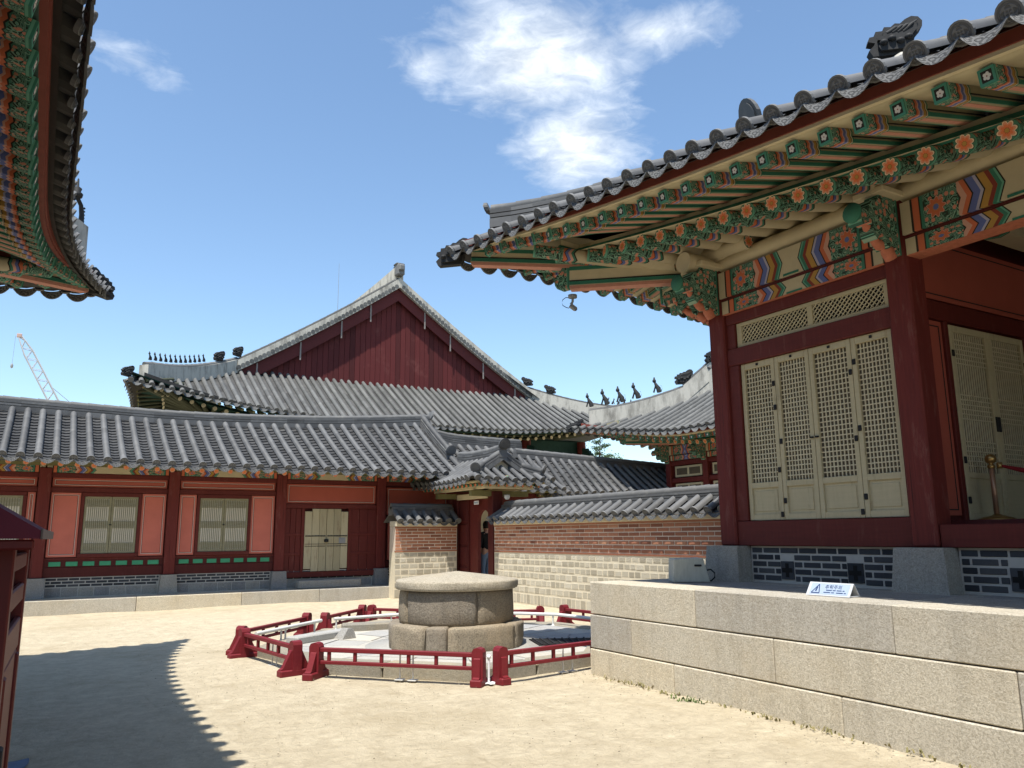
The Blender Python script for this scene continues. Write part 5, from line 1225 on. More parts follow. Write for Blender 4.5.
# ================================================================== hall behind the right one
REAR = thing('palace_hall', 'hall beyond the brick wall whose white plaster ridge carries little guardian figures', 'hall', (18.5, 18, 0))
BR = Roof(REAR, 23.9, 11.15, R(90), 11.0, 7.5, .52, 4.66, .82, 5.0, lambda b: .5 * b + .022 * b * b, 3.0, 1.5, 4.0, .33, 1.95)
def rear_hall():
    r = REAR; mt = (m['tile_far'], m['tile_pan_far'], m['tile_far'], m['tile_far'])
    BR.tiles('v+', 2.0, None, True, .082, 6, .4, mt); BR.tiles('u+', -2, None, False, .082, 5, .5, mt)
    G = MB(); G.sheet([[BR.P('v+', a, b) for b in (0, 2, 4, 7.5)] for a in (-11, -6, 0, 2.05)]); G.build('roof_slope', m['tile_far'], r); BR.coarse('v-', m['tile_far']); BR.coarse('u-', m['tile_far'])
    BR.boards('v+', 1.0, 11.2, 40); BR.boards('u+', -2, 7.6, 40)
    pr, pf = rafter_proto(r, True, .088), fly_proto(r, False)
    BR.rafters('v+', 3.5, 11.4, .33, pr, pf); BR.rafters('u+', .0, 7.9, .35, pr, pf)
    rd = MB(); h = BR.hip(1, 1, .45, 3.0, 24); ridge_sweep(rd, h, .38, .48, 1, 0, True, True, True, 1); ridge_sweep(rd, [p + Vector((0, 0, .5 * k / 8)) for k, p in enumerate(BR.hip(1, 1, 2.75, 3.0, 8))], .40, .54, 1, 0, True, True, True, 1)
    ridge_sweep(rd, BR.verge(1, 1, 12, .0, 2.7), .42, .80, 1, 0, True, True, True, 1); ridge_sweep(rd, BR.crest(), .45, .9, 1, 0, True, True, True, 1); rd.build('plaster_ridge', [m['plaster'], m['ridge']], r)
    dv = Vector((-1, 1, 0)).normalized(); OO = Vector(OFF[r.name])
    for k, (i, s) in enumerate(((0, 1.0), (3, 1.15), (6, 1.15), (9, 1.15), (13, 1.1))):
        p = h[i] + Vector((0, 0, .65)); f = figurine_mesh(r, p, s); q = p - OO; f.matrix_local = Matrix.Translation(q) @ Matrix.Rotation(math.atan2(dv.y, dv.x) + PI, 4, 'Z') @ Matrix.Translation(-q)
    dragon_head(r, h[18] + Vector((0, 0, .72)), dv, .85); dragon_head(r, BR.P('v+', 8.0, 2.9) + Vector((0, 0, 1.05)), (-1, .2, 0), .85); dragon_head(r, h[0] - Vector((0, 0, .0)) + dv * .42, dv, .5, m['iron'], 'corner_beast_tile')
    q = MB(); q.tube([(18.5, 8, 4.72), (18.5, 21, 4.72)], .13, 12); q.build('round_purlin', m['cream'], r)
    q = MB()
    for a, b in ((18.95, 20.5), (16.9, 18.75), (14.9, 16.7)): q.obox((18.5, b, 4.36), (18.5, a, 4.36), .28, .30, 0, (0, 0, 1), 0, None, 2); q.obox((18.5, b, 4.10), (18.5, a, 4.10), .2, .16, 0, (0, 0, 1), 0, None, 2)
    q.build('painted_beam', m['beam_paint'], r)
    for y in (20.6, 18.85, 16.8, 14.8): q = MB(); q.box(18.37, 18.63, y - .12, y + .12, 0, 4.75, 0, .015); q.build('column', m['red'], r); q = MB(); bracket_plate(q, (18.4, y, 4.3), (-1, 0, 0), .8, .16); q.build('column_bracket', m['bracket_paint'], r)
    q = MB(); q.box(18.52, 18.7, 10, 20.6, 0, 4.7); q.box(18.6, 26, 20.4, 20.6, 0, 4.7); q.build('wall', m['red_dark'], r)
    q = MB()
    for a, b in ((18.97, 20.48), (16.92, 18.73), (14.92, 16.68)):
        for z in (3.86, 3.28, 2.6): q.box(18.42, 18.54, a, b, z, z + .14, 0, .006)
    q.build('tie_beam', m['red'], r)
    for a, b in ((18.97, 20.48), (16.92, 18.73), (14.92, 16.68)):
        for z0, z1 in ((3.46, 3.82), (2.78, 3.24)):
            q = MB(); q.box(18.475, 18.53, a + .12, b - .12, z0, z1, 0, .006); q.box(18.468, 18.49, a + .2, (a + b) / 2 - .05, z0 + .07, z1 - .07, 1); q.box(18.468, 18.49, (a + b) / 2 + .05, b - .2, z0 + .07, z1 - .07, 1); q.build('transom_window', [m['cream_wood'], m['paper_dim']], r)
    q = MB(); uu = 11 - 3 - .7; q.add([BR.T(uu, sg * (7.5 - b), 4.66 + BR.prof(b) - .1) for sg, b in ((1, 2.5), (1, 7.5), (-1, 2.5))], [(0, 1, 2)]); q.build('gable_wall', m['red_dark'], r)
    hip_beams(BR, 1, 1, r)
rear_hall()
# corridor roof behind the long wall
COR2 = thing('corridor_building', 'tiled corridor roof showing just above the long brick wall coping', 'corridor', (16, 21.9, 0))
def rear_corridor():
    r = COR2; zr = lambda a: 2.76 + .03 * (a - 12); f = lambda a, b: (a, 20.60 + b, 2.86 + .030 * (a - 13) + b * (.84 + .02 * b) - .052 * b * (a - 14.3))
    gable_roof(r, f, 13.2, 21.0, 1.35, .33, .078, True, 6); q = MB(); q.sheet([[(x, 21.95 + b, f(x, 1.35 - b)[2]) for b in (0, .7, 1.35)] for x in (13.2, 15, 17, 19, 21)]); q.build('roof_slope', m['tile'], r)
    rd = MB(); ridge_sweep(rd, [Vector(f(x, 1.35)) for x in np.linspace(13.1, 21, 12)], .24, .14, 2); rd.build('roof_ridge', m['ridge'], r)
    pr = rafter_proto(r, False, .055, 1.0, True); OO = Vector(OFF[r.name])
    for k in range(19):
        o = Vector((13.3 + .33 * k, 20.75, 2.82 + .010 * k)); M = frame(o - OO, (0, 1, .4))
        if k == 0: pr.matrix_local = M
        else: copy_part(pr, r, M)
    q = MB(); q.box(13.3, 18.2, 21.1, 22.8, 0, 2.95); q.build('wall', m['red'], r); q = MB(); q.box(13.3, 18.2, 20.85, 21.1, 2.75, 2.85); q.build('eave_purlin', m['olive'], r)
rear_corridor()

# ================================================================== well, its stone platform and railings
WC = (5.15, 10.25)
def sector(mb, r, z0, z1, a0, a1, bulge=.03, rin=.35, n=12, rough=.012, flat=0.0):
    prof = [(rin, z0), (r - .012, z0), (r + bulge * .5, z0 + .035), (r + bulge, lerp(z0, z1, .4)), (r + bulge * .8, lerp(z0, z1, .7)), (r + .005, z1 - .03), (r - .012, z1 - .007), (r - .04, z1), (rin, z1)]
    V = []; ph = random.uniform(0, 6)
    for k in range(n + 1):
        t = k / n; a = lerp(a0, a1, t); e = min(t, 1 - t) * (a1 - a0) * r
        sh = .028 * max(0, 1 - e / .035) ** 2; am = (a0 + a1) / 2; fl = 1 - flat * (1 - math.cos((a - am)) / math.cos((a1 - a0) / 2) * math.cos((a1 - a0) / 2))
        for i, (rr, z) in enumerate(prof):
            q = rr - (sh if i not in (0, 8) else 0) + (rough * math.sin(a * 7 + ph + i) if 0 < i < 8 else 0)
            if flat and i not in (0, 8): q *= lerp(1, math.cos((a1 - a0) / 2) / math.cos(a - am) * 1.06, flat)
            zz = z - (sh * .5 if i in (5, 6, 7) else 0) + (.006 * math.sin(a * 5 + ph) if i in (6, 7) else 0)
            V.append((WC[0] + q * math.cos(a), WC[1] + q * math.sin(a), zz))
    m_ = len(prof); F = [(k * m_ + j, (k + 1) * m_ + j, (k + 1) * m_ + j + 1, k * m_ + j + 1) for k in range(n) for j in range(m_ - 1)]
    F += [tuple(range(m_)), tuple(range((n + 1) * m_ - 1, n * m_ - 1, -1))]
    mb.add(V, F, 0, None, random.random(), True)
def well():
    r = thing('stone_well', 'round granite well with a thick stone lid on two courses of blocks', 'well', (WC[0], WC[1], .12))
    g = .006
    for e in ((-142.6, -123.7, .93, .10), (-123.7, -61, .94, .5), (-61, -14, .93, .4), (-14, 62, .93, .5), (62, 130, .93, .5), (130, 178, .93, .4), (178, 217.4, .955, .15)):
        q = MB(); sector(q, e[2], .11, .44, R(e[0]) + g, R(e[1]) - g, .004, .4, 14, .008, e[3]); q.build('base_stone', m['well'], r)
    for e in ((-175, -95.6), (-95.6, -20), (-20, 80), (80, 185)):
        q = MB(); sector(q, .785, .436, .878, R(e[0]) + g * .6, R(e[1]) - g * .6, .012, .4, 20, .005); q.build('drum_stone', m['well'], r)
    q = MB(); q.lathe([(.02, .877), (.825, .877), (.848, .887), (.856, .91), (.855, .975), (.848, .992), (.828, 1.002), (.6, 1.035), (.3, 1.072), (.02, 1.106)], (WC[0], WC[1], 0), 64, 0, True, None, lambda t, k: 1 + .006 * math.sin(5 * t + k) + .004 * math.sin(11 * t)); q.build('lid', m['lid'], r)
    q = MB(); q.lathe([(.02, .12), (.70, .12), (.70, .86), (.02, .86)], (WC[0], WC[1], 0), 24); q.build('well_shaft', m['shadow_dark'], r)
well()
PV = [(2.74, 11.5), (2.98, 9.78), (4.40, 8.22), (6.25, 8.32), (8.0, 10.3), (7.75, 11.75), (5.35, 13.85), (4.05, 12.95)]
def platform():
    r = thing('stone_platform', 'low pale granite paving ringed by edging blocks around the well', 'platform', (5.3, 11, 0)); n = len(PV)
    q = MB()
    for i in range(n):
        A, B = Vector((*PV[i], 0)), Vector((*PV[(i + 1) % n], 0)); d = B - A; L = d.length; d.normalize(); k = max(1, int(L / .75)); M = frame(A, d)
        es = [0] + sorted(L * (j + random.uniform(-.2, .2)) / k for j in range(1, k)) + [L]
        for j in range(k): q.box(es[j] + .006, es[j + 1] - .006, .0, .30, -.1, .138 + random.uniform(-.006, .006), 0, .02, None, M)
    q.build('edging_stones', m['edging'], r)
    c = Vector((WC[0], WC[1], 0)); q = MB(); V = [(x, y, .095) for x, y in PV]; q.add(V, [tuple(range(n))], 1)
    for i in range(n):
        A, B = Vector((*PV[i], 0)), Vector((*PV[(i + 1) % n], 0))
        for s0, s1 in ((0, .5), (.5, 1)):
            P, Q = A.lerp(B, s0), A.lerp(B, s1); dist = ((P + Q) / 2 - c).length; ts = [.45, .68, .9] if dist < 2.6 else [.3, .5, .7, .92]
            for j in range(len(ts) - 1):
                w = .012; a = [c.lerp(P, ts[j]), c.lerp(P, ts[j + 1]), c.lerp(Q, ts[j + 1]), c.lerp(Q, ts[j])]; cc = sum(a, Vector()) / 4; a = [p + (cc - p).normalized() * w for p in a]; z = .122 + random.uniform(-.004, .004)
                q.add([(p.x, p.y, z) for p in a] + [(p.x, p.y, .09) for p in a], [(0, 1, 2, 3), (0, 4, 5, 1), (1, 5, 6, 2), (2, 6, 7, 3), (3, 7, 4, 0)])
    q.lathe([(.4, .09), (1.25, .09), (1.25, .126), (.4, .126)], (WC[0], WC[1], 0), 40); q.build('paving_slabs', [m['paving'], m['dirt']], r)
platform()
def misc_stones():
    q = MB(); q.add([(6.20, 10.04, .128), (7.05, 9.62, .128), (6.75, 9.16, .128), (5.98, 9.42, .128), (6.20, 10.04, .14), (7.05, 9.62, .14), (6.75, 9.16, .14), (5.98, 9.42, .14)], [(4, 5, 6, 7), (0, 1, 5, 4), (1, 2, 6, 5), (2, 3, 7, 6), (3, 0, 4, 7)], 1)  # flat dark slab with raised black bars, laid on the paving
    for k in range(9):
        t = (k + .5) / 9; a = Vector((6.20, 10.04, .146)).lerp(Vector((7.05, 9.62, .146)), t); b = Vector((5.98, 9.42, .146)).lerp(Vector((6.75, 9.16, .146)), t); q.obox(a, b, .02, .012)
    o = q.build('black_slats', [m['iron'], m['shadow_dark']], None, (6.5, 9.55, .128)); tag(o, 'black drain lying on the paving right of the well', 'slats')
    q = MB(); M = frame((3.98, 11.60, .12), (.9, .35, 0)); V = [(0, 0, 0), (.26, 0, 0), (.26, .2, 0), (0, .2, 0), (.12, .02, .15), (.22, .02, .14), (.22, .16, .14), (.12, .16, .15)]
    q.add([tuple(M @ Vector(v)) for v in V], [(0, 3, 2, 1), (4, 5, 6, 7), (0, 1, 5, 4), (1, 2, 6, 5), (2, 3, 7, 6), (3, 0, 4, 7)]); o = q.build('wedge_stone', m['plinth'], None, (4.1, 11.7, .12)); tag(o, 'small grey wedge shaped stone lying on the paving left of the well', 'stone')
    q = MB(); q.box(0, 1.15, -.12, .12, 0, .10, 0, .015, None, frame((3.22, 11.52, .122), (.80, .46, 0))); o = q.build('curb_stone', m['paving'], None, (3.7, 11.8, .12)); tag(o, 'long pale curb stone lying on the paving beside the pipe rail', 'curb')
    q = MB(); q.box(0, .9, -.14, .14, 0, .13, 0, .02, None, frame((4.35, 12.72, .1), (.98, -.25, 0))); o = q.build('curb_stone', m['edging'], None, (4.8, 12.6, .12)); tag(o, 'rough granite curb block behind the well on its left side', 'curb')
    q = MB(); q.box(0, .5, -.2, .2, 0, .035, 0, .01, None, frame((8.3, 18.5, 0), (.9, -.3, 0))); o = q.build('flat_stone', m['paving'], None, (8.5, 18.4, 0)); tag(o, 'flat pale stone on the sand below the short wall', 'stone')
misc_stones()
def railing(A, B, label, nb=5, rods=True, foot=(.19, .19)):
    A, B = Vector((*A, 0)), Vector((*B, 0)); d = (B - A); L = d.length; d.normalize(); nrm = Vector((-d.y, d.x, 0)); r = thing('wooden_railing', label, 'railing', tuple((A + B) / 2), 'red railings around the well'); M = frame(A, d)
    for x in (0, L):
        q = MB(); M2 = frame(A + d * x, d)
        poly = [(-.065, 0), (.065, 0), (.065, .34), (.045, .375), (0, .388), (-.045, .375), (-.065, .34)]
        q.prism(poly, A + d * x, d, (0, 0, 1), nrm, .115)
        p = q.build('post', m['rail'], r)
        ft = foot[0 if x == 0 else 1]; b = MB(); b.prism([(-ft, 0), (ft, 0), (ft, .07), (ft - .03, .085), (.07, .27), (.057, .28), (-.057, .28), (-.07, .27), (.03 - ft, .085), (-ft, .07)], A + d * x, nrm, (0, 0, 1), d, .075); b.box(-.066, .066, -ft - .01, ft + .01, -.02, .062, 0, .012, None, M2); b.build('brace_foot', m['rail'], p)
    for z, h, w in ((.305, .048, .062), (.165, .040, .045)): q = MB(); q.box(.058, L - .058, -w / 2, w / 2, z - h / 2, z + h / 2, 0, .006, None, M); q.build('rail', m['rail'], r)
    for k in range(nb): x = L * (k + .5 + .0) / nb if nb > 1 else L / 2; q = MB(); q.box(x - .019, x + .019, -.018, .018, .185, .281, 0, .004, None, M); q.build('baluster', m['rail'], r)
    if rods:
        for x in (L * .52, L * .60):
            q = MB(); q.tube([A + d * x + nrm * .05 + Vector((0, 0, .0)), A + d * x + nrm * .05 + Vector((0, 0, .28))], .009, 6); q.box(x - .05, x + .05, .01, .10, 0, .008, 0, 0, None, M); q.build('support_rod', m['steel'], r)
railing((2.57, 11.52), (2.79, 9.80), 'red wooden railing left of the well, seen end on and running away from the viewer', 5)
railing((2.95, 9.50), (4.31, 8.03), 'longest looking red wooden railing right in front of the well', 6, True, (.19, .11))
railing((4.56, 7.99), (6.40, 8.22), 'front red wooden railing whose right end runs behind the podium', 6, True, (.11, .11))
railing((2.60, 11.82), (3.92, 13.20), 'red railing at the back left behind the pale pipe rail', 5, False)
railing((4.18, 13.06), (5.20, 14.12), 'red railing farthest back, near the stone base of the corridor', 4, False)
railing((5.34, 14.02), (6.42, 12.62), 'red railing sloping down behind the left side of the well', 5, False)
railing((6.55, 12.48), (7.66, 12.02), 'short red railing just right of the well at the back', 4, False)
railing((8.12, 11.96), (8.30, 10.30), 'red railing below the brick wall, cut off by the podium corner', 5, False)
def pipe_rail(P, sup, label):
    P = [Vector((x, y, .30)) for x, y in P]; r = thing('pipe_railing', label, 'railing', (P[0].x, P[0].y, .12), 'pale pipe railings inside the red ones'); q = MB(); q.tube(P, .026, 10); q.build('top_pipe', m['steel'], r)
    for x, y in sup: q = MB(); q.tube([(x, y, .08), (x, y, .30)], .014, 8); q.lathe([(.04, 0), (.04, .008), (.016, .012), (.016, .03)], (x, y, .12), 10); q.build('upright', m['steel'], r)
pipe_rail([(2.72, 11.50), (3.3, 12.05), (4.0, 12.70)], [(3.18, 11.94), (3.26, 12.01), (3.86, 12.57)], 'pale pipe rail in two straight lengths left of the well')
pipe_rail([(4.24, 12.80), (5.4, 12.88), (6.4, 12.35), (7.15, 11.85), (7.55, 11.3), (7.66, 10.4), (7.3, 9.6)], [(4.28, 12.80), (5.25, 12.87), (5.42, 12.87), (6.4, 12.35), (7.5, 11.38), (7.64, 10.5)], 'long pale pipe rail curving round behind the well')
def rope_stand():
    q = MB(); p = Vector((4.43, 8.02, 0)); q.box(p.x - .10, p.x + .10, p.y - .03, p.y + .03, 0, .014, 0, .004); q.box(p.x - .03, p.x + .03, p.y - .09, p.y + .09, .001, .013, 0, .004); q.tube([p, p + Vector((0, 0, .27))], .013, 10); q.lathe([(.02, .26), (.024, .28), (.02, .30), (.004, .305)], p, 10)
    o = q.build('rope_stand', m['white'], None, tuple(p)); tag(o, 'thin white stand in the gap between the two front red railings', 'stand')
rope_stand()

# ================================================================== things on and beside the podium
def speaker_box():
    P1, d = Vector((6.40, 7.17, 1.043)), Vector((.86, -.51, 0)).normalized(); n = Vector((d.y, -d.x, 0)); n = -n if n.dot(Vector((-1, -1, 0))) < 0 else n   # n = towards the viewer
    r = thing('speaker_box', 'grey stone coloured box with a black slot beside the corner column base', 'box', tuple(P1 + d * .2)); L, Hh = .43, .275
    q = MB(); V = []
    for off, k in ((n * 0.0, 0), (n * -.30, 0)): V += [P1 + off, P1 + off + d * L, P1 + off + d * (L * .83) + Vector((0, 0, Hh)), P1 + off + d * .012 + Vector((0, 0, Hh - .01))]
    q.add(V, [(0, 1, 2, 3), (7, 6, 5, 4), (0, 4, 5, 1), (1, 5, 6, 2), (2, 6, 7, 3), (3, 7, 4, 0)]); b = q.build('casing', m['speaker'], r)
    md = b.modifiers.new('bevel', 'BEVEL'); md.width = .012; md.segments = 3
    q = MB(); M = frame(P1 + n * .003 + d * .25 + Vector((0, 0, .19)), d); q.box(0, .085, -.006, .006, -.012, .012, 0, .004, None, M); q.build('slot', m['iron'], r)
    q = MB(); e = P1 + d * (L - .03) + n * -.08; q.tube([e + Vector((0, 0, .13)), e + d * .06 + Vector((0, 0, .14)), e + d * .10 + Vector((0, 0, .10)), e + d * .10 + Vector((0, 0, .05)), e + d * .06 + Vector((0, 0, .012)), e + d * .0 + Vector((0, 0, .012))], .009, 8); q.build('cable', m['iron'], r)
t = NT('weathered_fibre_casing'); n1 = t.noise(7, 7, .65, t.coord('Object', (5, 5, .9))); m['speaker'] = t.out(t.mix(n1, (.32, .325, .275), (.58, .58, .51)), .8, n1, .1, .005)
speaker_box()
def warning_sign():
    r = thing('warning_sign', 'small white and blue folded sign with Korean writing on the podium edge', 'sign', (6.1, 4.83, 1.045)); y0, y1 = 4.575, 5.03; x0 = 6.06; z0 = 1.046; H = .112; W_ = .15
    q = MB(); th = .006
    for (xa, xb) in ((x0, x0 + W_ / 2), (x0 + W_, x0 + W_ / 2)):
        sg = 1 if xb > xa else -1; q.add([(xa, y0, z0), (xa, y1, z0), (xb, y1, z0 + H), (xb, y0, z0 + H), (xa + sg * th, y0, z0), (xa + sg * th, y1, z0), (xb, y1, z0 + H - th), (xb, y0, z0 + H - th)], [(0, 1, 2, 3), (4, 7, 6, 5), (0, 3, 7, 4), (1, 5, 6, 2), (0, 4, 5, 1)])
    q.box(x0 + .01, x0 + W_ - .01, y0 + .001, y0 + .004, z0 + .002, z0 + .01); q.build('folded_panel', m['sign_dim_white'], r)
    nx = Vector((-H, 0, W_ / 2)).normalized(); up = Vector((W_ / 2, 0, H)).normalized(); ax = Vector((0, -1, 0))      # reading direction
    base = Vector((x0, y1, z0)); Lh = math.hypot(W_ / 2, H)
    def on(a, b, k=.0012): return base + ax * a + up * b + nx * k
    q = MB(); q.add([on(.03, .014), on(.43, .014), on(.43, Lh - .012), on(.03, Lh - .012)], [(0, 1, 2, 3)]); q.build('print_field', m['sign_blue'], r)
    q = MB(); a, b, c = (.05, .026), (.135, .026), (.112, .112)
    for p, s in ((a, b), (b, c), (c, a)):
        P, Q = on(*p, .0026), on(*s, .0026); dv = (Q - P).normalized(); sd = dv.cross(nx) * .0045; q.add([P - sd, P + sd, Q + sd, Q - sd], [(0, 1, 2, 3)])
    P, Q = on(.085, .045, .0027), on(.108, .085, .0027); q.add([P, on(.10, .04, .0027), Q, on(.098, .088, .0027)], [(0, 1, 2, 3)]); q.build('warning_triangle', m['navy'], r)
    cu = bpy.data.curves.new('sign_text', 'FONT'); cu.body = '\ucd94\ub77d\uc8fc\uc758'; cu.size = .046; cu.space_character = 1.1; cu.extrude = 0
    to = bpy.data.objects.new('sign_text_curve', cu); COL.objects.link(to); dg = bpy.context.evaluated_depsgraph_get(); me = bpy.data.meshes.new_from_object(to.evaluated_get(dg)); bpy.data.objects.remove(to); me.materials.clear(); me.materials.append(m['navy'])
    o = bpy.data.objects.new('lettering', me); COL.objects.link(o); o.parent = r; M = Matrix(((ax.x, up.x, nx.x, 0), (ax.y, up.y, nx.y, 0), (ax.z, up.z, nx.z, 0), (0, 0, 0, 1))); p = on(.18, .072, .003) - Vector(OFF[r.name]); M.translation = p; o.matrix_local = M; OFF[o.name] = OFF[r.name]
    q = MB()
    for b0, segs in ((.052, ((.20, .26), (.27, .30), (.31, .36), (.37, .39))), (.030, ((.18, .25), (.26, .29), (.31, .38), (.39, .41)))):
        for s0, s1 in segs: q.add([on(s0, b0, .0027), on(s1, b0, .0027), on(s1, b0 + .008, .0027), on(s0, b0 + .008, .0027)], [(0, 1, 2, 3)])
    q.build('small_print', m['navy'], r)
warning_sign()
def stanchion():
    r = thing('stanchion', 'brass rope stanchion standing on the porch floor before the shaded door', 'stanchion', (8.05, 4.33, 1.70)); p = (8.05, 4.33, 1.70)
    q = MB(); q.lathe([(.002, 0), (.165, 0), (.165, .012), (.12, .03), (.05, .045), (.03, .06)], p, 24); q.build('base', m['gold'], r)
    q = MB(); q.lathe([(.024, .05), (.024, .52)], p, 16); q.build('pole', m['brass_pole'], r)
    q = MB(); q.lathe([(.026, .50), (.036, .51), (.036, .53), (.024, .54), (.02, .55), (.045, .565), (.054, .595), (.045, .625), (.02, .64), (.002, .645)], p, 18); q.build('ball_top', m['gold'], r)
    q = MB(); A, B = Vector((8.05, 4.25, 2.225)), Vector((8.35, 2.1, 2.25)); P = [A.lerp(B, k / 12) - Vector((0, 0, .22 * math.sin(PI * k / 12))) for k in range(13)]; q.tube(P, [.012, .024] + [.024] * 10 + [.012], 10); q.lathe([(.002, -.03), (.026, -.03), (.026, .03), (.002, .03)], P[0], 10, 1)
    o = q.build('barrier_rope', [m['rope_red'], m['gold']], None, (8.05, 4.25, 2.2)); tag(o, 'dark red velvet barrier rope hanging from the brass stanchion', 'rope')
stanchion()
def cctv():
    p = Vector((5.90, 8.34, 4.74)); r = thing('security_camera', 'little security camera hanging under the upturned eave corner', 'camera', tuple(p)); q = MB(); q.lathe([(.06, -.02), (.06, .02), (.02, .03)], p + Vector((0, 0, -.02)), 12); q.tube([p, p + Vector((0, 0, -.09)), p + Vector((-.02, .01, -.13))], [.018, .016, .02], 8); q.build('mount', m['grey_metal'], r)
    q = MB(); d = Vector((.75, -.25, -.55)).normalized(); c = p + Vector((-.03, .02, -.14)); q.obox(c, c + d * .10, .06, .055, 0, (0, 0, 1), .010); q.tube([c + d * .10, c + d * .11], .02, 10, 1); q.build('camera_body', [m['grey_metal'], m['iron']], r)
    q = MB(); a = p + Vector((-.02, .02, -.04)); q.tube([a, a + Vector((-.05, .035, .01)), a + Vector((-.085, .06, -.02)), a + Vector((-.095, .066, -.06)), a + Vector((-.085, .06, -.10)), a + Vector((-.05, .03, -.13)), a + Vector((-.02, .01, -.14))], .005, 6); q.build('cable', m['iron'], r)
cctv()
def gate_camera():
    p = Vector((10.46, 17.86, 2.58)); r = thing('security_camera', 'tiny white dome camera beside the right post of the small gate', 'camera', tuple(p)); q = MB(); q.box(p.x - .05, p.x + .05, p.y, p.y + .17, p.z - .04, p.z + .06, 0, .008); q.build('mount', m['grey_metal'], r)
    q = MB(); q.lathe([(.002, -.09), (.05, -.075), (.07, -.03), (.07, .03), (.002, .04)], p + Vector((-.06, -.03, 0)), 14); q.build('dome', m['white'], r)
gate_camera()

# ================================================================== red cabinet at the left edge
def cabinet():
    r = thing('wooden_cabinet', 'red wooden cabinet with a pitched roof and slots, cut by the left picture edge', 'cabinet', (-.5, 3.0, 0)); rot = Matrix.Translation((-.042, 2.6, 0)) @ Matrix.Rotation(R(-2.2), 4, 'Z')
    D, Wd, Ht = .82, .95, 1.585
    def part(name, boxes, mat, par=r, c=.005):
        q = MB()
        for b in boxes: q.box(*b, 0, c, None, rot)
        return q.build(name, mat, par)
    part('interior', [(-Wd + .04, -.035, .04, D - .04, .05, 1.57)], m['shadow_dark'])
    part('corner_post', [(-.07, 0, 0, .07, 0, Ht)], m['kiosk']); part('corner_post', [(-.07, 0, D - .07, D, 0, Ht)], m['kiosk']); part('corner_post', [(-Wd, -Wd + .07, 0, .07, 0, Ht)], m['kiosk']); part('corner_post', [(-Wd, -Wd + .07, D - .07, D, 0, Ht)], m['kiosk'])
    for z0, z1 in ((1.505, 1.555), (1.39, 1.45), (1.235, 1.335)): part('side_board', [(-.025, -.004, .07, D - .07, z0, z1)], m['kiosk'])
    sd = part('side_door', [(-.03, -.006, .08, D - .08, .08, 1.23)], m['kiosk']); part('frame_strip', [(-.012, .004, .09, .15, .09, 1.22)], m['kiosk'], sd); part('frame_strip', [(-.012, .004, D - .15, D - .09, .09, 1.22)], m['kiosk'], sd); part('hinge', [(-.01, .012, .12, .18, .93, 1.03)], m['iron'], sd); part('hinge', [(-.01, .010, .12, .18, .22, .30)], m['iron'], sd)
    part('front_panel', [(-Wd + .07, -.07, .015, .04, .06, 1.56)], m['kiosk']); part('front_board', [(-Wd - .05, .048, -.135, -.115, 1.572, 1.599)], m['kiosk'])
    q = MB()
    for sg in (1, -1):
        xe = .060 if sg > 0 else -Wd - .060; xm = -Wd / 2; ze, zm = 1.600, 1.93; V = []
        for yy in (-.14, D + .16):
            V += [(xe, yy, ze), (xm, yy, zm), (xm, yy, zm + .022), (xe, yy, ze + .022)]
        q.add([tuple(rot @ Vector(v)) for v in V], [(0, 1, 2, 3), (7, 6, 5, 4), (0, 4, 5, 1), (3, 2, 6, 7), (0, 3, 7, 4)])
    q.build('roof', m['kiosk_roof'], r)
    q = MB(); xm = -Wd / 2; q.add([tuple(rot @ Vector(v)) for v in ((-Wd - .06, -.143, 1.601), (.058, -.143, 1.601), (xm, -.143, 1.945), (-Wd - .06, -.11, 1.601), (.058, -.11, 1.601), (xm, -.11, 1.945))], [(0, 1, 2), (5, 4, 3), (0, 3, 4, 1), (1, 4, 5, 2)]); q.build('gable_board', m['kiosk_roof'], r)
    part('eave_strip', [(.0605, .066, -.142, D + .165, 1.599, 1.626)], m['cabinet_edge'], r, .001)
    q = MB(); q.lathe([(.002, -.02), (.014, -.02), (.014, .01), (.002, .01)], tuple(rot @ Vector((-.09, -.005, 1.0))), 8); q.build('knob', m['iron'], r)
m['cabinet_edge'] = plain('worn_grey_edge', (.16, .12, .10), .7, .35, 12)
cabinet()
q = MB(); G_ = [[(x + .03 * math.sin(9 * y), y + .04 * math.sin(7 * x), .014 + .012 * math.sin(13 * x + 5 * y)) for x in np.linspace(-.55, .08, 8)] for y in np.linspace(6.80, 7.22, 8)]; q.sheet(G_); o = q.build('blue_sheet', m['blue_sheet'], None, (-.2, 7.0, 0)); tag(o, 'crumpled blue sheet on the shaded ground beside the red cabinet', 'sheet')
md = o.modifiers.new('thickness', 'SOLIDIFY'); md.thickness = .006

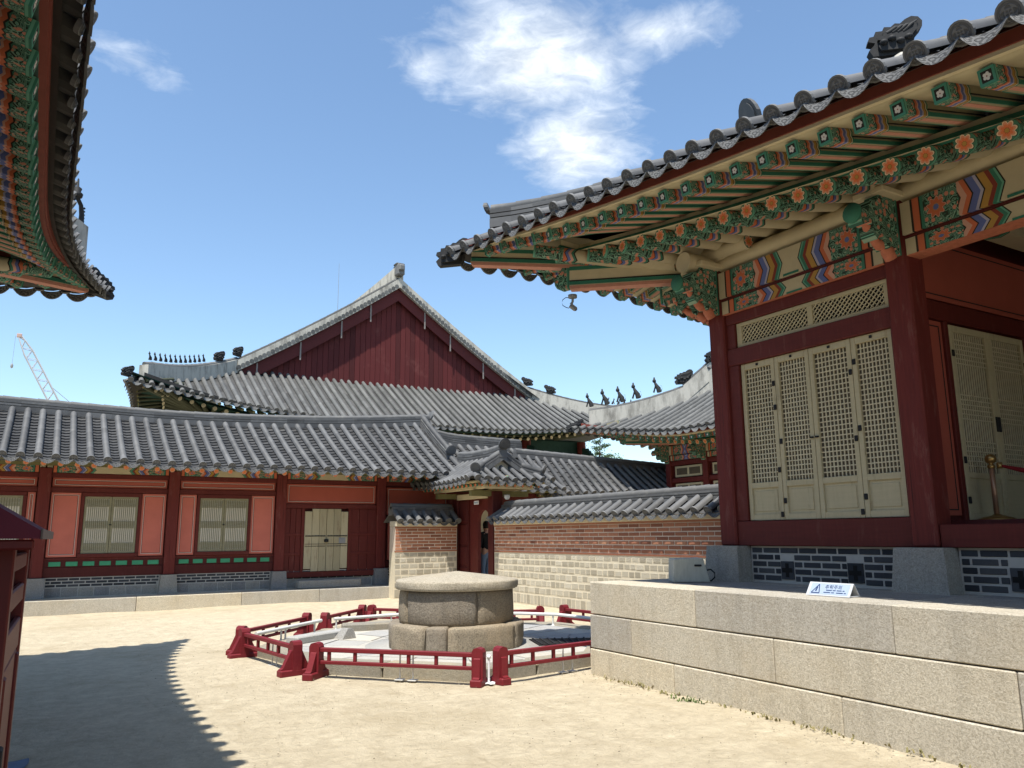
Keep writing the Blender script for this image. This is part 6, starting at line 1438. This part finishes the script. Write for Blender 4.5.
# ================================================================== visitor in the gate
def person():
    base = Vector((10.78, 19.66, .222)); f = Vector((-.25, .97, 0)).normalized(); s = Vector((f.y, -f.x, 0))      # facing f, s = right side
    r = thing('person', 'visitor in a black top and blue jeans half hidden by the gate post', 'person', tuple(base))
    def skin(name, pts, edges, rad, mat, root=0):
        me = bpy.data.meshes.new(name); me.from_pydata([tuple(Vector(p)) for p in pts], edges, []); me.materials.append(mat); o = bpy.data.objects.new(name, me); COL.objects.link(o); o.parent = r; OFF[o.name] = OFF[r.name]
        md = o.modifiers.new('skin', 'SKIN'); md.use_smooth_shade = True
        for i, v in enumerate(me.skin_vertices[0].data): v.radius = rad[i] if isinstance(rad[i], tuple) else (rad[i], rad[i]); v.use_root = i == root
        sb = o.modifiers.new('sub', 'SUBSURF'); sb.levels = 2; sb.render_levels = 2; return o
    P = lambda a, b, z: s * a + f * b + Vector((0, 0, z))
    body = [P(0, 0, .92), P(0, .01, 1.10), P(0, .0, 1.30), P(0, -.01, 1.42), P(0, .0, 1.50), P(0, .02, 1.58), P(0, .02, 1.66),
            P(-.18, -.01, 1.40), P(-.24, -.03, 1.14), P(-.23, .06, .92), P(-.22, .09, .84), P(.18, -.01, 1.40), P(.24, -.03, 1.14), P(.23, .08, .92), P(.22, .11, .84),
            P(-.09, 0, .86), P(-.10, .03, .48), P(-.10, -.03, .09), P(-.10, .10, .04), P(.09, 0, .86), P(.10, .06, .48), P(.11, .10, .09), P(.11, .23, .04)]
    E = [(0, 1), (1, 2), (2, 3), (3, 4), (4, 5), (5, 6), (3, 7), (7, 8), (8, 9), (9, 10), (3, 11), (11, 12), (12, 13), (13, 14), (0, 15), (15, 16), (16, 17), (17, 18), (0, 19), (19, 20), (20, 21), (21, 22)]
    rad = [(.13, .095), (.125, .09), (.145, .095), (.12, .08), .052, (.072, .088), (.07, .085), .055, .042, .032, .026, .055, .042, .032, .026, .078, .055, .042, .032, .078, .055, .042, .032]
    skin('body', body, E, rad, m['skin'])
    tp = [P(0, .0, .93), P(0, .01, 1.10), P(0, 0, 1.30), P(0, -.01, 1.42), P(-.18, -.01, 1.405), P(-.245, -.03, 1.14), P(-.235, .05, .94), P(.18, -.01, 1.405), P(.245, -.03, 1.14), P(.235, .07, .94), P(0, 0, 1.48)]
    skin('black_top', tp, [(0, 1), (1, 2), (2, 3), (3, 4), (4, 5), (5, 6), (3, 7), (7, 8), (8, 9), (3, 10)], [(.155, .115), (.145, .105), (.165, .112), (.14, .095), .072, .058, .047, .072, .058, .047, .065], m['black_cloth'], 2)
    jn = [P(0, 0, .95), P(0, 0, .88), P(-.09, 0, .82), P(-.10, .03, .48), P(-.10, -.02, .13), P(.09, 0, .82), P(.10, .06, .48), P(.11, .09, .13)]
    skin('jeans', jn, [(0, 1), (1, 2), (2, 3), (3, 4), (1, 5), (5, 6), (6, 7)], [(.15, .112), (.15, .112), .096, .073, .062, .096, .073, .062], m['denim'], 1)
    for x, y in ((-.10, .05), (.11, .17)): skin('shoe', [P(x, y - .09, .05), P(x, y + .02, .05), P(x, y + .13, .035)], [(0, 1), (1, 2)], [.052, .055, .042], m['white'])
    q = MB(); hc = base + P(0, .005, 1.655); q.lathe([(.002, -.10), (.07, -.09), (.092, -.02), (.09, .05), (.06, .10), (.002, .118)], hc - f * .012, 16); q.build('hair', m['hair'], r)
    q = MB(); hc = base + P(0, .085, 1.62)
    q.prism([(-.012, -.02), (.022, -.018), (.0, .03)], hc + f * .0, f, (0, 0, 1), s, .022); q.build('nose', m['skin'], r)
person()

# ================================================================== far things: crane and trees
def crane():
    tip, low = Vector((-6.65, 199.9, 45.3)), Vector((17.5, 200, 1.0)); r = thing('construction_crane', 'lattice boom of a distant construction crane above the corridor roof', 'crane', (17.5, 200, 0)); d = low - tip; L = d.length; d.normalize(); u = Vector((d.z, 0, -d.x)).normalized(); v = Vector((0, 1, 0)); q = MB(); n = 40
    w = lambda t: .30 + .62 * min(1, t / .08) if t < .85 else .92
    for a, b in ((1, 1), (1, -1), (-1, 1), (-1, -1)): q.tube([tip + d * (L * t) + u * (a * w(t)) + v * (b * w(t)) for t in (0, .08, .5, 1)], .13, 5)
    for k in range(n):
        t0, t1 = k / n, (k + 1) / n
        for a in (1, -1):
            for ax, bx in ((u, v), (v, u)):
                s_ = 1 if k % 2 else -1; q.tube([tip + d * (L * t0) + bx * (a * w(t0)) - ax * (s_ * w(t0)), tip + d * (L * t1) + bx * (a * w(t1)) + ax * (s_ * w(t1))], .07, 4)
    q.build('boom', m['crane'], r)
    q = MB(); q.box(tip.x - .6, tip.x + .4, tip.y - .5, tip.y + .5, tip.z - .3, tip.z + .5, 0, .1); q.build('boom_head', m['crane_red'], r)
    q = MB(); h = tip + Vector((-.9, 0, -6.6)); q.tube([tip + Vector((-.8, 0, 0)), h], .03, 4); q.tube([tip + d * (L * .25) + u * -.9, Vector((12, 200, 25))], .06, 4); q.build('cable', m['grey_metal'], r); q = MB(); q.lathe([(.05, -.7), (.25, -.5), (.28, 0), (.1, .4)], h, 8); q.build('hook_block', m['grey_metal'], r)
    q = MB(); q.box(14, 22, 198, 202, 0, 3, 0, .3); q.build('base', m['crane'], r)
m['crane_red'] = plain('hazy_crane_red_paint', (.42, .30, .27), .6, .1, 2); crane()  # boom head red faded in its colour for distance haze
def tree(x, y, H, kind, label, group='trees behind the rear halls', cr=2.0):
    r = thing('pine_tree' if kind == 'pine' else 'leafy_tree', label, 'tree', (x, y, 0), group); q = MB()
    q.tube([(x, y, 0), (x + .1, y, H * .4), (x - .1, y, H * .75), (x + .05, y, H)], [.22, .16, .09, .02], 8); V = []; F = []; va = []
    clumps = []
    if kind == 'pine':
        for k in range(15):
            z = H * (.50 + .5 * k / 15); rr = cr * (1.1 - .9 * (k / 15)) * random.uniform(.6, 1.15); a = k * 2.4; e = Vector((x + rr * math.cos(a), y + rr * math.sin(a), z + .15)); q.tube([(x, y, z - .2), e], [.05, .015], 5)
            for j in range(3): t = (.5, .8, 1.05)[j]; clumps.append((Vector((x, y, z - .1)).lerp(e, t), random.uniform(.35, .6), .4))
        clumps.append((Vector((x, y, H)), .4, 1))
    else:
        for k in range(44): a = random.uniform(0, 6.28); rr = cr * random.uniform(.1, 1); z = H * random.uniform(.45, 1.0); rr *= math.sqrt(max(.05, 1 - ((z / H - .62) / .45) ** 2)); c = Vector((x + rr * math.cos(a), y + rr * math.sin(a), z)); clumps.append((c, random.uniform(.5, .9), .8)); q.tube([(x, y, H * .4), c], [.05, .012], 4)
    q.build('trunk', m['bark'], r)
    for c, s, fl in clumps:
        tone = random.random()
        for k in range(70):
            p = c + Vector((random.gauss(0, .45), random.gauss(0, .45), random.gauss(0, .45) * fl)) * s; n = Vector((random.gauss(0, 1), random.gauss(0, 1), random.gauss(.6, 1))).normalized(); a = n.orthogonal().normalized() * random.uniform(.05, .11); b = n.cross(a).normalized() * random.uniform(.03, .06); o = len(V); V += [p - a, p + b, p + a, p - b]; F.append((o, o + 1, o + 2, o + 3)); va.append(clip01(tone * .6 + random.random() * .4))
    q = MB(); q.add(V, F, 0, None, va); q.build('crown', m['pine' if kind == 'pine' else 'leaf'], r)
m['leaf'] = leaf('broad_leaves', (.05, .10, .03), (.15, .22, .075))
tree(45.2, 60, 10.4, 'pine', 'thin dark pine whose top shows in the gap between the two rear roofs', None, 2.4)
tree(44.3, 61, 9.6, 'leafy', 'pale leafy tree left of the thin pine between the rear roofs', None, 2.6)
tree(47.8, 62, 9.0, 'leafy', 'low rounded treetop right of the thin pine between the rear roofs', None, 2.0)

# ================================================================== weeds and damp earth at the foot of the podium
def weeds():
    def blades(mb, cx, cy, n, spread, h):
        for k in range(n):
            x, y = cx + random.gauss(0, spread), cy + random.gauss(0, spread * 1.6); a = random.uniform(0, 6.28); l = h * random.uniform(.5, 1.1); w = .008; d = Vector((math.cos(a), math.sin(a), 0)); s_ = Vector((-d.y, d.x, 0)) * w
            p = Vector((x, y, 0)); mb.add([p - s_, p + s_, p + d * l * .35 + s_ * .8 + Vector((0, 0, l * .7)), p + d * l * .35 - s_ * .8 + Vector((0, 0, l * .7)), p + d * l * .9 + Vector((0, 0, l * .8))], [(0, 1, 2, 3), (3, 2, 4)])
    q = MB(); blades(q, 5.55, 6.10, 45, .05, .05); o = q.build('grass_tuft', m['grass'], None, (5.55, 6.1, 0)); tag(o, 'green weed tuft at the foot of the granite podium', 'weeds')
    q = MB(); y = 7.8
    while y > 2.6: blades(q, 5.69 + random.uniform(-.06, .02), y, random.randint(2, 9), .025, .04); y -= random.uniform(.05, .3)
    o = q.build('sparse_weeds', m['dry_weed'], None, (5.7, 5.5, 0)); tag(o, 'sparse dry weeds along the foot of the podium', 'weeds', None, 'stuff')
    q = MB(); random.seed(5)
    for k in range(1100):
        x, y = random.uniform(1.2, 5.6), random.uniform(3.5, 13)
        if k % 3 == 0: x = random.uniform(5.3, 5.72)
        s_ = random.uniform(.003, .009); q.lathe([(.001, -s_ * .3), (s_, 0), (s_ * .7, s_ * .5), (.001, s_ * .7)], (x, y, .005), 5, 0, False)
    o = q.build('gravel', m['pebble'], None, (3.5, 8, 0)); tag(o, 'scattered small pebbles on the sandy courtyard', 'gravel', None, 'stuff')
m['dry_weed'] = leaf('dry_weed_leaves', (.16, .15, .06), (.30, .25, .12)); m['pebble'] = plain('pebble', (.33, .28, .2), .9, .3, 20, 0, 0, (1, 1, 1), .4)
weeds()
